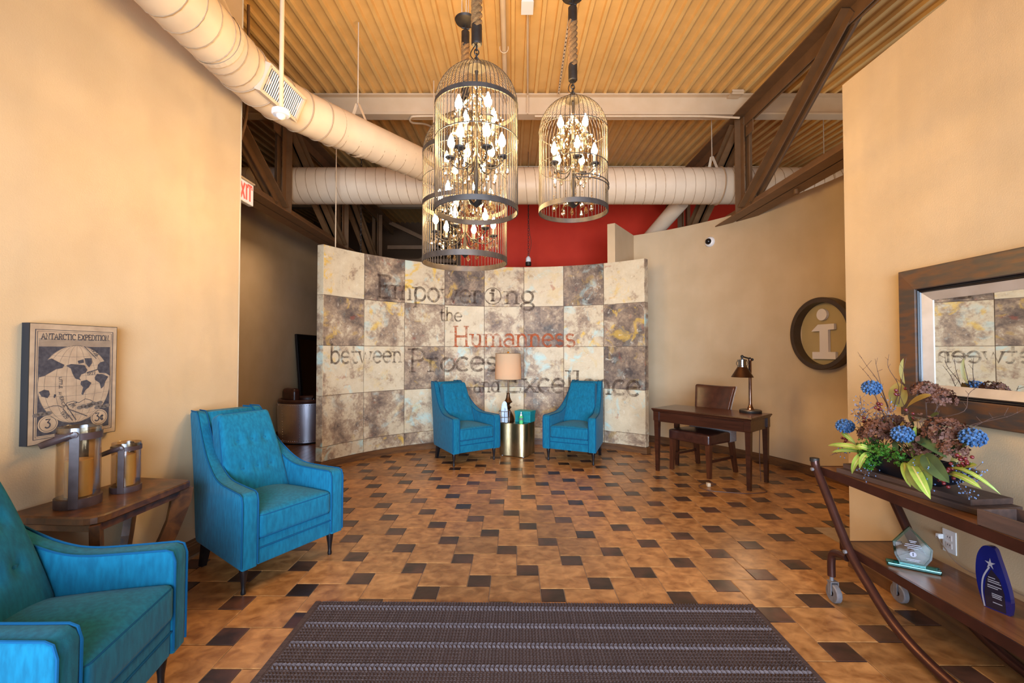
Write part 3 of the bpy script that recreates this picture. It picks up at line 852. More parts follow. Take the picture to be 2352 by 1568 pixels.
# branch duct with an elbow
BR = 0.18
br = trunk
P1, P2, P3 = Vector((-1.965, -1.9, 3.50)), Vector((-1.965, 3.25, 3.50)), Vector((-0.66, 6.20, 3.76))
bend = [P2 + Vector((0, 0, 0)), Vector((-1.955, 3.45, 3.503)), Vector((-1.925, 3.66, 3.512)), Vector((-1.86, 3.88, 3.527))]
bend.append(Vector((-1.765, 4.08, 3.545)))
MB().tube([P1] + bend + [P3], BR, 36).obj('pipe', M_duct, br)
sp = MB()
seg = [P1 + Vector((0, 2.6, 0)), P2]
MB().tube(spiral(straight(seg[0], seg[1]), BR + 0.001, 19), 0.0045, 4, smooth=False).obj('spiral_seam', M_seam, br)
MB().tube(spiral(straight(Vector((-1.70, 4.22, 3.557)), P3), BR + 0.001, 14), 0.0045, 4, smooth=False).obj('spiral_seam', M_seam, br)
for c, ax in ((P2, (0, 1, 0)), (bend[1], (.1, 1, 0)), (bend[2], (.22, 1, 0.02)), (bend[3], (.38, 1, .07)), (bend[4], (.44, 1, .08)), (Vector((-1.70, 4.22, 3.557)), (.44, 1, .08))):
    MB().tube(ring_at(c, ax, BR + 0.003), 0.006, 5, closed=True).obj('seam_ring', M_seam, br)
strap(br, (-1.965, 2.95, 3.50), (0, 1, 0), BR, 3.86)
strap(br, (-1.56, 4.53, 3.585), (.42, 1, .08), BR, 3.94)
# grille: frame, dark slots, fins; sits on the room side of the duct just before the bend
gx = Matrix.Translation((-1.955, 3.48, 3.505)) @ Matrix.Rotation(radians(-6), 4, 'Z') @ Matrix.Rotation(radians(24), 4, 'Y')
gr = MB()
for dz in (-0.095, 0.095): gr.box((BR + 0.012, 0, dz), (0.05, 0.46, 0.022), mat=gx)
for dy in (-0.22, 0.22): gr.box((BR + 0.012, dy, 0), (0.05, 0.022, 0.19), mat=gx)
gf = gr.obj('grille_frame', M_duct, br)
MB().box((BR + 0.004, 0, 0), (0.01, 0.43, 0.18), mat=gx).obj('grille_back', M_canvas, gf)
fin = MB().box((0, 0, 0), (0.006, 0.0075, 0.17)).mesh('fin', M_white)
for k in range(20):
    f_ = inst(fin, 'fin', gf); f_.matrix_local = gx @ Matrix.Translation((BR + 0.022, -0.20 + 0.021 * k, 0)) @ Matrix.Rotation(0.25, 4, 'Z')

d3 = thing('air_duct', 'short tan pipe duct sloping behind the crosswise duct beside the stub wall', 'duct')
a_, c_ = Vector((2.62, 6.95, 3.75)), Vector((2.05, 8.6, 2.95))
MB().tube([a_, c_], 0.12, 24).obj('pipe', M_duct, d3)
MB().tube(ring_at(a_.lerp(c_, .6), c_ - a_, 0.125), 0.008, 5, closed=True).obj('seam_ring', M_seam, d3)

# sprinkler main, conduits, boxes, sensor drop
sp = thing('sprinkler_pipe', 'cream sprinkler main hung under the ribbed ceiling behind the rope of the front cage lamp', 'pipe')
MB().tube([(-0.085, -1.5, ceil_z(-1.5) - .09), (-0.085, 5.85, ceil_z(5.85) - .13)], 0.026, 12).obj('pipe', M_beam, sp)
for yy in (4.75, 3.0): MB().tube([Vector((-0.085, yy, ceil_z(yy) - .115)) + Vector((0.045 * cos(t), 0, 0.055 * sin(t))) for t in [pi * (0.9 + 1.2 * i / 10) for i in range(11)]], 0.005, 5).tube([(-0.085, yy, ceil_z(yy)), (-0.085, yy, ceil_z(yy) - .07)], 0.005, 5).obj('clevis_hanger', M_beam, sp)
cd = thing('conduit', 'thin straight cream conduit leaving the square box on the ceiling', 'conduit')
MB().tube([(0.150, 4.28, ceil_z(4.28) - .02), (0.205, 5.87, ceil_z(5.87) - .03)], 0.011, 8).obj('tube', M_beam, cd)
MB().tube([(0.205, 5.89, 4.84), (0.205, 5.89, 4.56)], 0.010, 6).obj('tube', M_beam, cd)
jb = thing('junction_box', 'small square white box fixed to the ribbed ceiling between the ropes', 'junction box', (0.145, 4.22, ceil_z(4.22) - .03))
MB().box((0, 0, 0), (0.11, 0.16, 0.06), ch=0.005).obj('box', M_white, jb)
MB().box((0, 0, -0.033), (0.115, 0.165, 0.006)).obj('cover', M_white, jb)
c2 = thing('conduit', 'thin cream conduit running under the beam and turning into the brown truss', 'conduit')
MB().tube(catmull([(0.3, 5.92, 4.545), (1.4, 5.92, 4.545), (2.35, 5.92, 4.545), (2.62, 5.9, 4.53), (2.95, 5.8, 4.46)], 5), 0.014, 8).obj('tube', M_beam, c2)
c3 = thing('conduit', 'cream conduit loop turning back under the beam left of the cage lamps', 'conduit')
MB().tube(catmull([(-0.3, 5.92, 4.545), (-1.20, 5.92, 4.545), (-1.34, 5.95, 4.54), (-1.36, 6.1, 4.55), (-1.22, 6.5, 4.72), (-1.05, 7.1, 4.84)], 6), 0.014, 8).obj('tube', M_beam, c3)
st = thing('strut_channel', 'slim perforated strut channel under the ceiling left of the right cage rope', 'strut')
MB().box((0, 0, 0), (0.022, 1.6, 0.02), mat=Matrix.Translation((0.585, 5.1, ceil_z(5.1) - .03)) @ Matrix.Rotation(-0.03, 4, 'Z') @ Matrix.Rotation(0.055, 4, 'X')).obj('channel', M_beam, st)
hole = MB().box((0, 0, 0), (0.009, 0.022, 0.002)).mesh('slot', M_canvas)
for k in range(22):
    inst(hole, 'slot', st, (0.585 - 0.03 * (0.75 - 0.07 * k) * -1 * -1, 5.1 - 0.75 + 0.07 * k, ceil_z(5.1 - .75 + .07 * k) - .0415))
sd = thing('occupancy_sensor', 'round white ceiling sensor hanging on a rod in front of the duct grille', 'sensor', (-1.60, 3.1, 3.07))
MB().tube([(0, 0, 0.04), (0, 0, ceil_z(3.1) - 3.07)], 0.015, 10).obj('drop_rod', M_beam, sd)
MB().lathe([(0.0, 0.045), (0.035, 0.045), (0.058, 0.03), (0.060, 0.005), (0.052, -0.004), (0.0, -0.004)], 28).obj('housing', M_white, sd)
MB().lathe([(0.030, -0.004), (0.028, -0.018), (0.016, -0.03), (0.0, -0.034)], 20).obj('lens', M_signwhite, sd)
for (xx, yy, zb, zt, lab) in ((-2.33, 5.95, 2.78, 4.5, 'slim cream rod standing above the left end of the painted wall'), (-0.98, 5.6, 3.9, ceil_z(5.6), 'slim cream rod hanging beside the rear cage lamp'), (3.55, 7.2, 4.3, ceil_z(7.2), 'short thin rod hanging beyond the right truss')):
    t = thing('ceiling_rod', lab, 'rod'); MB().tube([(xx, yy, zb), (xx, yy, zt)], 0.007, 6).obj('rod', M_beam, t)
ch = thing('hanging_chain', 'dark steel chain hanging behind the left end of the painted wall', 'chain', (-2.55, 7.6, 0))
link = MB().tube([(0.014 * cos(t), 0, 0.026 * sin(t)) for t in [2 * pi * i / 10 for i in range(10)]], 0.004, 5, closed=True).mesh('chain_link', M_iron)
for k in range(50): inst(link, 'chain_link', ch, (0, 0, 2.75 + 0.0441 * k), (0, 0, pi / 2 * (k % 2)))
# pendant in the rear passage
pn = thing('pendant_lamp', 'small white pendant lamp on a chain in front of the red wall', 'lamp', (0.285, 7.85, 2.93))
MB().lathe([(0.05, 0.0), (0.05, 0.06), (0.02, 0.065)], 16).obj('collar', M_iron, pn)
MB().lathe([(0.045, 0.065), (0.045, 0.12), (0.03, 0.15), (0.012, 0.165)], 16).obj('cap', M_white, pn)
for k in range(30): inst(link, 'chain_link', pn, (0, 0, 0.19 + 0.044 * k), (0, 0, pi / 2 * (k % 2)))
MB().tube(catmull([(0.0, 0, 0.16), (0.05, 0, 0.4), (0.01, 0, 0.75), (0.0, 0, 2.0)], 5), 0.004, 5).obj('cord', M_iron, pn)

# exit sign on the left, half hidden by the wall end
ex = thing('exit_sign', 'lit EXIT sign with red letters at the end of the tan wall', 'sign', (-2.475, 4.11, 2.905))
MB().box((0, 0, 0), (0.045, 0.31, 0.20), ch=0.006).obj('housing', M_white, ex)
MB().box((0.0235, 0, 0), (0.002, 0.295, 0.185)).obj('face', M_exitface, ex)
b = MB(); text(b, 'EXIT', lambda x, y: (0.0252, x, y), -0.128, -0.072, 0.145, 0.256, 0.17, False)
b.obj('lettering', M_exitred, ex)
MB().box((0.0, 0, 0.108), (0.075, 0.31, 0.012)).obj('canopy', M_duct, ex)
MB().tube(catmull([(0, -0.06, 0.11), (0, -0.06, 0.35), (0.06, -0.03, 0.75), (0.06, -0.03, 1.7)], 6), 0.013, 8).obj('conduit_drop', M_steel, ex)

# security camera on the curved wall
def on_curve(px_deg, z, off=0.0, cx=0.022, cy_=4.395, r=3.584):
    t = radians(px_deg); return Vector((cx + (r - off) * sin(t), cy_ + (r - off) * cos(t), z))
sc = thing('security_camera', 'white dome camera with black eye on the curved tan wall', 'camera', on_curve(52.9, 3.03), -radians(52.9))
MB().lathe([(0.075, 0.0), (0.075, 0.012), (0.06, 0.035), (0.045, 0.045)], 28, Matrix.Rotation(pi / 2, 4, 'X')).obj('mount', M_white, sc)
MB().lathe([(0.046, 0.040), (0.044, 0.055), (0.03, 0.074), (0.012, 0.083), (0.0, 0.084)], 24, Matrix.Rotation(pi / 2, 4, 'X')).obj('dome', M_blackgl, sc)

# ================================================================== CHANDELIERS
bead_r = 0.006
def cage_lamp(label, x, y, z0, r, h, nw, bands, rings, tiers, gate=False):
    t = thing('birdcage_chandelier', label, 'chandelier', (x, y, z0), 0.3, 'birdcage chandeliers on ropes')
    hd = r * 1.02                       # dome height
    zs = h - hd
    prof = [(r, -0.005)] + [(r, zs * i / 3) for i in range(1, 4)] + [(r * cos(a), zs + hd * sin(a) ** 0.95) for a in [pi / 2 * i / 9 for i in range(1, 9)]] + [(0.022, h)]
    wire = MB().tube([(p[0], 0, p[1]) for p in prof], 0.0021, 4, smooth=False).mesh('cage_wire', M_cage)
    for k in range(nw): inst(wire, 'cage_wire', t, (0, 0, 0), (0, 0, 2 * pi * k / nw))
    def band(z, hh, rr):
        b = MB(); b.lathe([(rr - 0.002, z - hh / 2), (rr + 0.004, z - hh / 2), (rr + 0.004, z + hh / 2), (rr - 0.002, z + hh / 2), (rr - 0.002, z - hh / 2)], 56, close=False)
        return b.obj('cage_band', M_cage, t)
    for z, hh in bands: band(z, hh, r)
    for z in rings:
        MB().tube([((r + .002) * cos(2 * pi * i / 48), (r + .002) * sin(2 * pi * i / 48), z) for i in range(48)], 0.003, 5, closed=True).obj('cage_ring', M_cage, t)
    if gate:
        for dz in (0.0, 0.022):
            MB().tube([((r + .006) * cos(a), (r + .006) * sin(a), 0.145 + dz) for a in [radians(-116 + 112 * i / 20) for i in range(21)]], 0.0035, 5).obj('gate_rail', M_cage, t)
        MB().tube([((r + .006) * cos(radians(-6)), (r + .006) * sin(radians(-6)), z) for z in (0.02, 0.17)], 0.004, 5).obj('gate_post', M_cage, t)
    MB().lathe([(0.0, h - 0.012), (0.055, h - 0.010), (0.060, h), (0.045, h + 0.018), (0.012, h + 0.026)], 24).obj('crown_cap', M_iron, t)
    # hanging gear
    lk = MB().tube([(0.013 * cos(a), 0, 0.017 * sin(a)) for a in [2 * pi * i / 12 for i in range(12)]], 0.0035, 6, closed=True).mesh('chain_link', M_iron)
    for k in range(4): inst(lk, 'chain_link', t, (0, 0, h + 0.04 + 0.024 * k), (0, 0, pi / 2 * (k % 2)))
    MB().tube(catmull([(0.0, -.01, h + 0.02), (-0.035, -.01, h + 0.05), (-0.03, 0, h + 0.09), (0, 0, h + 0.14)], 6), 0.003, 5).obj('supply_cord', M_iron, t)
    zz = h + 0.13
    slv = MB().lathe([(0.0, 0.0), (0.026, 0.0), (0.031, 0.006), (0.031, 0.115), (0.027, 0.12)], 24).mesh('rope_sleeve', M_iron)
    inst(slv, 'rope_sleeve', t, (0, 0, zz)); zt = zz + 0.42
    inst(slv, 'rope_sleeve', t, (0, 0, zt - 0.02))
    rp = MB()
    for s in range(3):
        rp.tube([(0.0185 * cos(2 * pi * (i / 16 + s / 3)), 0.0185 * sin(2 * pi * (i / 16 + s / 3)), zz + 0.10 + 0.32 * i / 42) for i in range(43)], 0.0160, 8)
    rp.obj('rope', M_rope, t)
    MB().tube([(0, 0, zt + 0.10), (0, 0, zt + 0.15)], 0.009, 8).tube([(-0.03, 0, zt + .125), (0.03, 0, zt + .125)], 0.006, 6).obj('hook', M_iron, t)
    MB().lathe([(0.0, zt + 0.145), (0.03, zt + 0.15), (0.075, zt + 0.175), (0.082, zt + 0.19), (0.0, zt + 0.192)], 32).obj('canopy', M_iron, t)
    top = ceil_z(y) - z0
    for k in range(3):
        a = 2 * pi * k / 3 + 0.5
        MB().tube([(0.03 * cos(a), 0.03 * sin(a), zt + 0.19), (0.03 * cos(a), 0.03 * sin(a), top)], 0.004, 6).obj('canopy_rod', M_beam, t)
    # inner candelabrum
    MB().lathe([(0.0, 0.02 * h), (0.035, 0.05 * h), (0.05, 0.075 * h), (0.018, 0.10 * h), (0.009, 0.16 * h), (0.020, 0.24 * h), (0.009, 0.30 * h), (0.009, 0.46 * h), (0.018, 0.52 * h), (0.007, 0.57 * h), (0.007, 0.94 * h), (0.012, 0.97 * h)], 16).obj('stem', M_iron, t)
    bulb_me = MB().lathe([(0.009, 0.0), (0.021, 0.020), (0.022, 0.036), (0.013, 0.062), (0.004, 0.086), (0.0, 0.090)], 12).mesh('bulb', M_bulb)
    cup_me = MB().lathe([(0.006, -0.012), (0.012, -0.008), (0.030, 0.0), (0.034, 0.008), (0.031, 0.008), (0.01, 0.002)], 16).mesh('candle_cup', M_iron)
    slf_me = MB().lathe([(0.0, 0.0), (0.010, 0.0), (0.010, 0.055), (0.0, 0.055)], 10).mesh('candle_sleeve', M_cream)
    pend_me = MB().lathe([(0.0, -0.026), (0.0085, -0.018), (0.010, -0.011), (0.004, 0.006), (0.0, 0.012)], 6, smooth=False).mesh('crystal_pendant', M_crystal)
    cr = MB(); k_off = 0
    for zf, na, rf in tiers:
        ra = r * rf; za = zf * h - 0.07; k_off += 0.35
        for k in range(na):
            a = 2 * pi * k / na + k_off; ca, sa = cos(a), sin(a)
            path = catmull([(0.008, 0, za + 0.02), (ra * .35, 0, za - 0.045), (ra * .75, 0, za - 0.05), (ra * 1.02, 0, za - 0.012), (ra, 0, za)], 5)
            R = Matrix.Rotation(a, 3, 'Z')
            arm = MB().tube([R @ p for p in path], 0.0045, 6).obj('candle_arm', M_iron, t)
            inst(cup_me, 'candle_cup', arm, (ra * ca, ra * sa, za + 0.006))
            inst(slf_me, 'candle_sleeve', arm, (ra * ca, ra * sa, za + 0.012))
            inst(bulb_me, 'bulb', arm, (ra * ca, ra * sa, za + 0.067))
            light('bulb_light', 'POINT', (ra * ca, ra * sa, za + 0.098), BULB_W, WARM, parent=t, shadow_soft_size=0.006)
            # swags from the stem and drops from each cup
            for i in range(9):
                s = i / 8; q = s * ra
                zz_ = za + 0.16 * (1 - s) ** 1.6 + 0.01 - 0.05 * sin(pi * s)
                cr.octa((q * ca, q * sa, zz_), 0.0080, 0.0105, a + i)
            for m_ in range(4):
                b_ = a + 2 * pi * m_ / 4; px_, py_ = ra * ca + 0.031 * cos(b_), ra * sa + 0.031 * sin(b_)
                for i in range(2): cr.octa((px_, py_, za - 0.012 - 0.018 * i), 0.0075, 0.0095, b_)
                if m_ % 2 == 0: inst(pend_me, 'crystal_pendant', t, (px_, py_, za - 0.062), (0, 0, b_), (1.35, 1.35, 1.35))
                else: cr.octa((px_, py_, za - 0.06), 0.011, 0.026, b_)
    # long strands from the crown to the upper arms, loose drops low down
    for k in range(12):
        a = 2 * pi * k / 12; 
        for i in range(13):
            s = i / 12; q = r * (0.06 + 0.6 * s ** 1.3)
            cr.octa((q * cos(a), q * sin(a), h * (0.86 - 0.25 * s)), 0.0072, 0.0105, a + i)
        q = r * random.uniform(.3, .7)
        for i in range(3): cr.octa((q * cos(a + .2), q * sin(a + .2), h * 0.13 - 0.018 * i), 0.006, 0.008, a)
        inst(pend_me, 'crystal_pendant', t, (q * cos(a + .2), q * sin(a + .2), h * 0.13 - 0.07), (0, 0, a), (1.5, 1.5, 1.5))
    cr.obj('crystal_strand', M_crystal, t, kind='stuff')
    return t
cage_lamp('nearest birdcage crystal chandelier hanging lowest in front of the large rear one', -0.206, 2.60, 2.245, .238, .842, 60, [(0.0, .030), (.60, .026)], [.40], [(.66, 4, .5), (.44, 6, .62)])
cage_lamp('small birdcage crystal chandelier on the right with a double gate rail', .422, 3.10, 2.402, .2345, .775, 48, [(0.0, .032)], [.30, .545], [(.70, 4, .5), (.48, 5, .62)], True)
cage_lamp('large birdcage crystal chandelier behind the nearest one, its round canopy in view', -0.357, 3.42, 2.118, .317, 1.118, 68, [(0.0, .040), (.415, .034), (.80, .034)], [.60], [(.64, 4, .5), (.42, 6, .62), (.24, 6, .7)])

# ================================================================== ARMCHAIRS
def soft_prism(pts, x0, x1, r, seg=3):
    bm = bmesh.new()
    a = [bm.verts.new((x0, y, z)) for y, z in pts]
    f = bm.faces.new(a)
    ret = bmesh.ops.extrude_face_region(bm, geom=[f])
    for g in ret['geom']:
        if isinstance(g, bmesh.types.BMVert): g.co.x = x1
    bmesh.ops.recalc_face_normals(bm, faces=bm.faces)
    rim = [e for e in bm.edges if abs(e.verts[0].co.x - e.verts[1].co.x) < 1e-6]
    bmesh.ops.bevel(bm, geom=rim, offset=r, segments=seg, affect='EDGES', profile=0.5)
    return bm
arm_top = [(v.y, v.z) for v in catmull([(0, -.345, .600), (0, -.20, .605), (0, -.06, .615), (0, .03, .650), (0, .095, .735), (0, .145, .850), (0, .20, .985), (0, .215, 1.012)], 4)]
side_prof = [(-.37, .165), (-.372, .56), (-.366, .585)] + arm_top + [(.235, 1.027), (.335, 1.027), (.352, 1.010), (.335, .80), (.305, .50), (.275, .22), (.262, .180), (.245, .165)]
plan = lambda y: 1 - .30 * max(0.0, y + .36) / .72      # the sides close in towards the back
def lean(p):
    t = max(0.0, min(1.0, (p[2] - .56) / .45)); t = t * t * (3 - 2 * t) * .45 + t * .55
    g = max(0.0, min(1.0, p[1] / .16)); y = p[1] + .105 * t + .065 * g * g * (3 - 2 * g)
    return (p[0] * plan(y) * (1 - .09 * t), y, p[2] - .012 * t)
def taper(b):
    b.v = [lean(p) for p in b.v]
    return b
def make_armchair():
    t = thing('armchair', 'x', 'armchair', (0, 0, 0), 0, 'matching blue upholstered armchairs')
    for sg in (-1, 1):
        b = MB(); x0, x1 = (.258, .360) if sg > 0 else (-.360, -.258)
        b.bm(soft_prism(side_prof, x0, x1, 0.014), smooth=True); taper(b)
        arm = b.obj('arm', M_fab, t, angle=40)
        path = [(-.371, .18), (-.373, .55), (-.366, .590)] + arm_top + [(.235, 1.030), (.335, 1.030)]
        for xx in (x0 + .004, x1 - .004):
            taper(MB().tube([(xx, y - 0.001, z + 0.0005) for y, z in path], 0.0048, 6)).obj('piping', M_pipe, arm)
    b = MB(); b.bm(soft_prism([(.105, .40), (.215, .99), (.228, 1.022), (.335, 1.022), (.348, 1.0), (.300, .50), (.265, .20), (.24, .175), (.15, .175)], -.262, .262, 0.01), smooth=True); taper(b)
    b.obj('back', M_fab, t, angle=40)
    # back cushion
    bt = [(x, z) for z in (.085, -.105) for x in (-.095, 0, .095)]
    th = radians(20.0)
    def warp(P):
        w = .825 - .10 * (P.z / .29)
        x, y, z = P.x * w, P.y, P.z
        fr_ = max(0, 1 - (x / .24) ** 2) * max(0, 1 - (z / .30) ** 2)
        if y < 0:
            y -= 0.035 * fr_ ** 0.7
            for bx, bz in bt:
                d2 = ((x - bx) / .028) ** 2 + ((z - bz) / .028) ** 2
                y += 0.020 * math.exp(-d2)
        return Vector((x, y * cos(th) + z * sin(th), z * cos(th) - y * sin(th)))
    b = MB(); b.rbox(.247, .055, .298, .03, 30, warp=warp, nz=30)
    o = b.obj('back_cushion', M_fab, t, (0, .172, .714), weld=True, angle=60)
    btn = MB().lathe([(.0, -.008), (.012, -.005), (.0135, 0), (.0, .004)], 14, Matrix.Rotation(pi / 2, 4, 'X')).mesh('button', M_fab)
    for bx, bz in bt:
        p = warp(Vector((bx / (.825 - .10 * bz / .29), -.055, bz)))
        inst(btn, 'button', o, (p.x, p.y - .003, p.z), (th, 0, 0))
    lp = [(-.235, .27), (.235, .27), (.247, -.27), (-.247, -.27)]
    rim = []
    for (x, z) in [(-.226, -.28), (-.202, 0), (-.178, .24), (-.168, .278), (-.145, .290), (0, .292), (.145, .290), (.168, .278), (.178, .24), (.202, 0), (.226, -.28)]:
        p = Vector((x, -.047 * cos(th) + z * sin(th), z * cos(th) + .047 * sin(th))); rim.append(p)
    MB().tube(rim, 0.0045, 6).obj('piping', M_pipe, o)
    # seat cushion
    b = MB(); b.rbox(.257, .290, .078, .03, 22, crown=.042, warp=lambda P: Vector((P.x * plan(P.y - .09), P.y, P.z)))
    sc_ = b.obj('seat_cushion', M_fab, t, (0, -.090, .390), weld=True, angle=60)
    pts = [(-.246, .25), (-.250, -.24)] + [(-.250 + .03 * (1 - cos(a)), -.262 - .022 * sin(a)) for a in [pi / 2 * i / 4 for i in range(5)]]
    pts = pts + [(-x, y) for x, y in reversed(pts)]
    for z in (.056, -.066): MB().tube([(x * plan(y - .09), y, z + (0.0 if z < 0 else .006)) for x, y in pts], 0.0048, 6).obj('piping', M_pipe, sc_)
    # front rail with a welt
    b = MB(); b.box((0, -.345, .240), (.516, .035, .150), ch=.008); b.box((0, .0, .22), (.510, .60, .09)); taper(b)
    rl = b.obj('seat_rail', M_fab, t)
    MB().tube([(-.258, -.365, .262), (.258, -.365, .262)], 0.005, 6).obj('piping', M_pipe, rl)
    leg = MB().lathe([(.0, 0.0), (.013, 0.0), (.015, .012), (.012, .03), (.0135, .06), (.021, .115), (.025, .150), (.023, .17)], 18).mesh('leg', M_blackleg)
    for sg in (-1, 1): inst(leg, 'leg', t, (sg * .305, -.305, 0))
    bl = MB().add([(-.016, .03, 0), (.016, .03, 0), (.016, .07, 0), (-.016, .07, 0), (-.022, -.03, .175), (.022, -.03, .175), (.022, .03, .175), (-.022, .03, .175)], [(3, 2, 1, 0), (4, 5, 6, 7), (0, 1, 5, 4), (1, 2, 6, 5), (2, 3, 7, 6), (3, 0, 4, 7)]).mesh('leg', M_blackleg)
    for sg in (-1, 1): inst(bl, 'leg', t, (sg * .225, .245, 0))
    return t
ch0 = make_armchair()
spots = [(-1.706, 3.122, 61.1, 'blue armchair with buttoned back standing between small console table and hall opening'),
         (-1.735, 1.600, 100.5, 'blue armchair cut off by the frame in front of the small console table'),
         (-.668, 6.115, 37.3, 'blue armchair before the painted wall with its arm against the brass drum and tissues'),
         (.892, 6.166, -26.7, 'blue armchair before the painted wall beside the teal box and nearest the desk')]
for i, (x, y, a, lab) in enumerate(spots):
    o = ch0 if i == 0 else copy_tree(ch0)
    o.location = (x, y, 0); o.rotation_euler = (0, 0, radians(a)); o['label'] = lab

# ================================================================== BRASS DRUM AND THE THINGS ON IT
dr = thing('drum_table', 'clover shaped brushed brass drum side table between two blue armchairs', 'side table', (.075, 6.40, 0), radians(20))
clover = []
for i in range(96):
    a = 2 * pi * i / 96; clover.append((.222 + .034 * cos(4 * a), a))
def clov(s, z): return [(r * s * cos(a), r * s * sin(a), z) for r, a in clover]
b = MB(); vs = clov(1, .012) + clov(1, .445) + clov(.985, .452)
fs = [(k * 96 + i, k * 96 + (i + 1) % 96, (k + 1) * 96 + (i + 1) % 96, (k + 1) * 96 + i) for k in range(2) for i in range(96)]
b.add(vs, fs, True); b.obj('body', M_brass, dr, angle=50)
MB().add(clov(.985, .452), [tuple(range(96))]).obj('top', pbr('dark_brass_top', (.16, .12, .07), (.22, .17, .10), rough=.22, metal=1.0, scale=8), dr)
MB().add(clov(.98, .012), [tuple(reversed(range(96)))]).obj('underside', M_brass, dr)
ft = MB().lathe([(0, 0), (.012, 0), (.012, .012), (0, .012)], 12).mesh('foot', M_white)
for k in range(4):
    a = pi / 4 * 2 * k; inst(ft, 'foot', dr, (.22 * cos(a), .22 * sin(a), 0))
DT = .452
tl = thing('table_lamp', 'bronze spindle table lamp with tan drum shade on the brass drum', 'lamp', (-.055, 6.50, DT))
MB().lathe([(.0, 0), (.088, 0), (.092, .012), (.080, .06), (.055, .11), (.034, .145), (.026, .162), (.050, .187), (.052, .19), (.030, .205), (.021, .222), (.034, .245), (.062, .262), (.063, .266), (.046, .285), (.030, .325), (.022, .38), (.024, .39), (.012, .395), (.0, .40)], 32).obj('base', M_bronze, tl)
MB().lathe([(.008, .39), (.008, .62)], 10).obj('stem', M_bronze, tl)
MB().lathe([(.186, .585), (.188, .585), (.180, .960), (.178, .960), (.186, .585)], 48, close=False).obj('shade', M_shade, tl)
for z, r in ((.588, .187), (.957, .180)): MB().tube([(r * cos(2 * pi * i / 48), r * sin(2 * pi * i / 48), z) for i in range(48)], .0025, 5, closed=True).obj('shade_rim', M_bronze, tl)
MB().tube([(-.178, 0, .935), (.178, 0, .935)], .003, 5).tube([(0, -.178, .935), (0, .178, .935)], .003, 5).obj('spider', M_bronze, tl)
MB().lathe([(.004, .93), (.006, .958)], 8).ball((0, 0, .972), .016).obj('finial', pbr('gold', (.75, .48, .12), rough=.25, metal=1), tl)
MB().ball((0, 0, .70), .032, 12, 8, 1.3).obj('bulb', M_bulbsoft, tl)
light('table_lamp_light', 'POINT', (0, 0, .70), 2.2, (1, .72, .42), parent=tl, shadow_soft_size=.03)

bk = thing('tissue_basket', 'round wire basket holding pale blue tissues on the brass drum', 'basket', (-.105, 6.27, DT))
for z in (.006, .085, .165): MB().tube([((.066 + .06 * z) * cos(2 * pi * i / 28), (.066 + .06 * z) * sin(2 * pi * i / 28), z) for i in range(28)], .0035, 5, closed=True).obj('hoop', M_wire, bk)
wr = MB().tube([(.066, 0, .006), (.076, 0, .165)], .0025, 5).mesh('upright', M_wire)
for k in range(12): inst(wr, 'upright', bk, rot=(0, 0, 2 * pi * k / 12))
ms = tag(MB().obj('tissue_stack', M_mask), 'pale blue folded tissues standing in the wire basket', 'tissue')
ms.location = (-.105, 6.27, DT + .012)
for k in range(5):
    random.seed(30 + k); b = MB(); w_ = .042 + .006 * (k % 2); hh = .27 - .035 * abs(k - 2) + .01 * k
    pts = [(-w_, 0), (w_, 0), (w_ * 1.05, hh * .72), (w_ * .45, hh * .97), (-.1 * w_, hh), (-w_ * .7, hh * .88)]
    vs = []; n = 6
    for i in range(n + 1):
        for j in range(7):
            u = i / n; x = w_ * (1 - .5 * max(0, j / 6 - .6)) * (2 * u - 1); z = hh * j / 6 * (1 - .13 * abs(2 * u - 1.1) ** 2)
            vs.append((x, .010 * sin(5 * u + k) + .01 * j / 6 * sin(k * 2.1), z))
    b.add(vs, [(i * 7 + j, i * 7 + 7 + j, i * 7 + 8 + j, i * 7 + 1 + j) for i in range(n) for j in range(6)], True)
    m_ = b.obj('tissue', M_mask, ms, (0, -.034 + .016 * k, 0), .25 * (k - 2))
random.seed(8)
sb = thing('sanitizer_bottle', 'small pump bottle of green gel before the teal box', 'bottle', (.125, 6.225, DT))
MB().lathe([(.0, 0), (.026, 0), (.028, .006), (.028, .085), (.022, .100), (.012, .106), (.0, .107)], 20).obj('body', M_gel, sb)
MB().lathe([(.0286, .045), (.0286, .080)], 20, close=False).obj('label_band', M_label, sb)
MB().lathe([(.0, .104), (.014, .104), (.014, .124), (.006, .127), (.006, .150), (.0, .150)], 14).box((0.0, -.010, .153), (.012, .038, .010)).obj('pump', M_white, sb)
bx = thing('gift_box', 'teal lidded box sitting on the brass drum behind the green bottle', 'box', (.185, 6.415, DT), radians(-27))
MB().box((0, 0, .056), (.235, .165, .112), ch=.003).obj('body', M_teal, bx)
MB().box((0, 0, .130), (.245, .175, .048), ch=.003).obj('lid', M_teal, bx)

# ================================================================== DESK GROUP
da = radians(-49.0); U = Vector((cos(da), sin(da))); V = Vector((-U.y, U.x))
def deskpt(u, v): return (1.685 + U.x * u + V.x * v, 5.505 + U.y * u + V.y * v)
DL, DW, DH = 1.155, .560, .752
dk = thing('writing_desk', 'dark mahogany writing desk with tapered legs before the curved wall', 'desk', (*deskpt(DL / 2, DW / 2), 0), da)
b = MB(); hx, hy = DL / 2, DW / 2
prof = [(-.018, .712), (-.012, .718), (-.012, .726), (-.004, .734), (0, .742), (-.004, .752)]
vs = []
for o_, z in prof: vs += [(-hx - o_ * -1 * -1, -hy - o_, z) if False else (-(hx + o_), -(hy + o_), z), ((hx + o_), -(hy + o_), z), ((hx + o_), (hy + o_), z), (-(hx + o_), (hy + o_), z)]
fs = [(3, 2, 1, 0), tuple(len(prof) * 4 - 4 + i for i in range(4))]
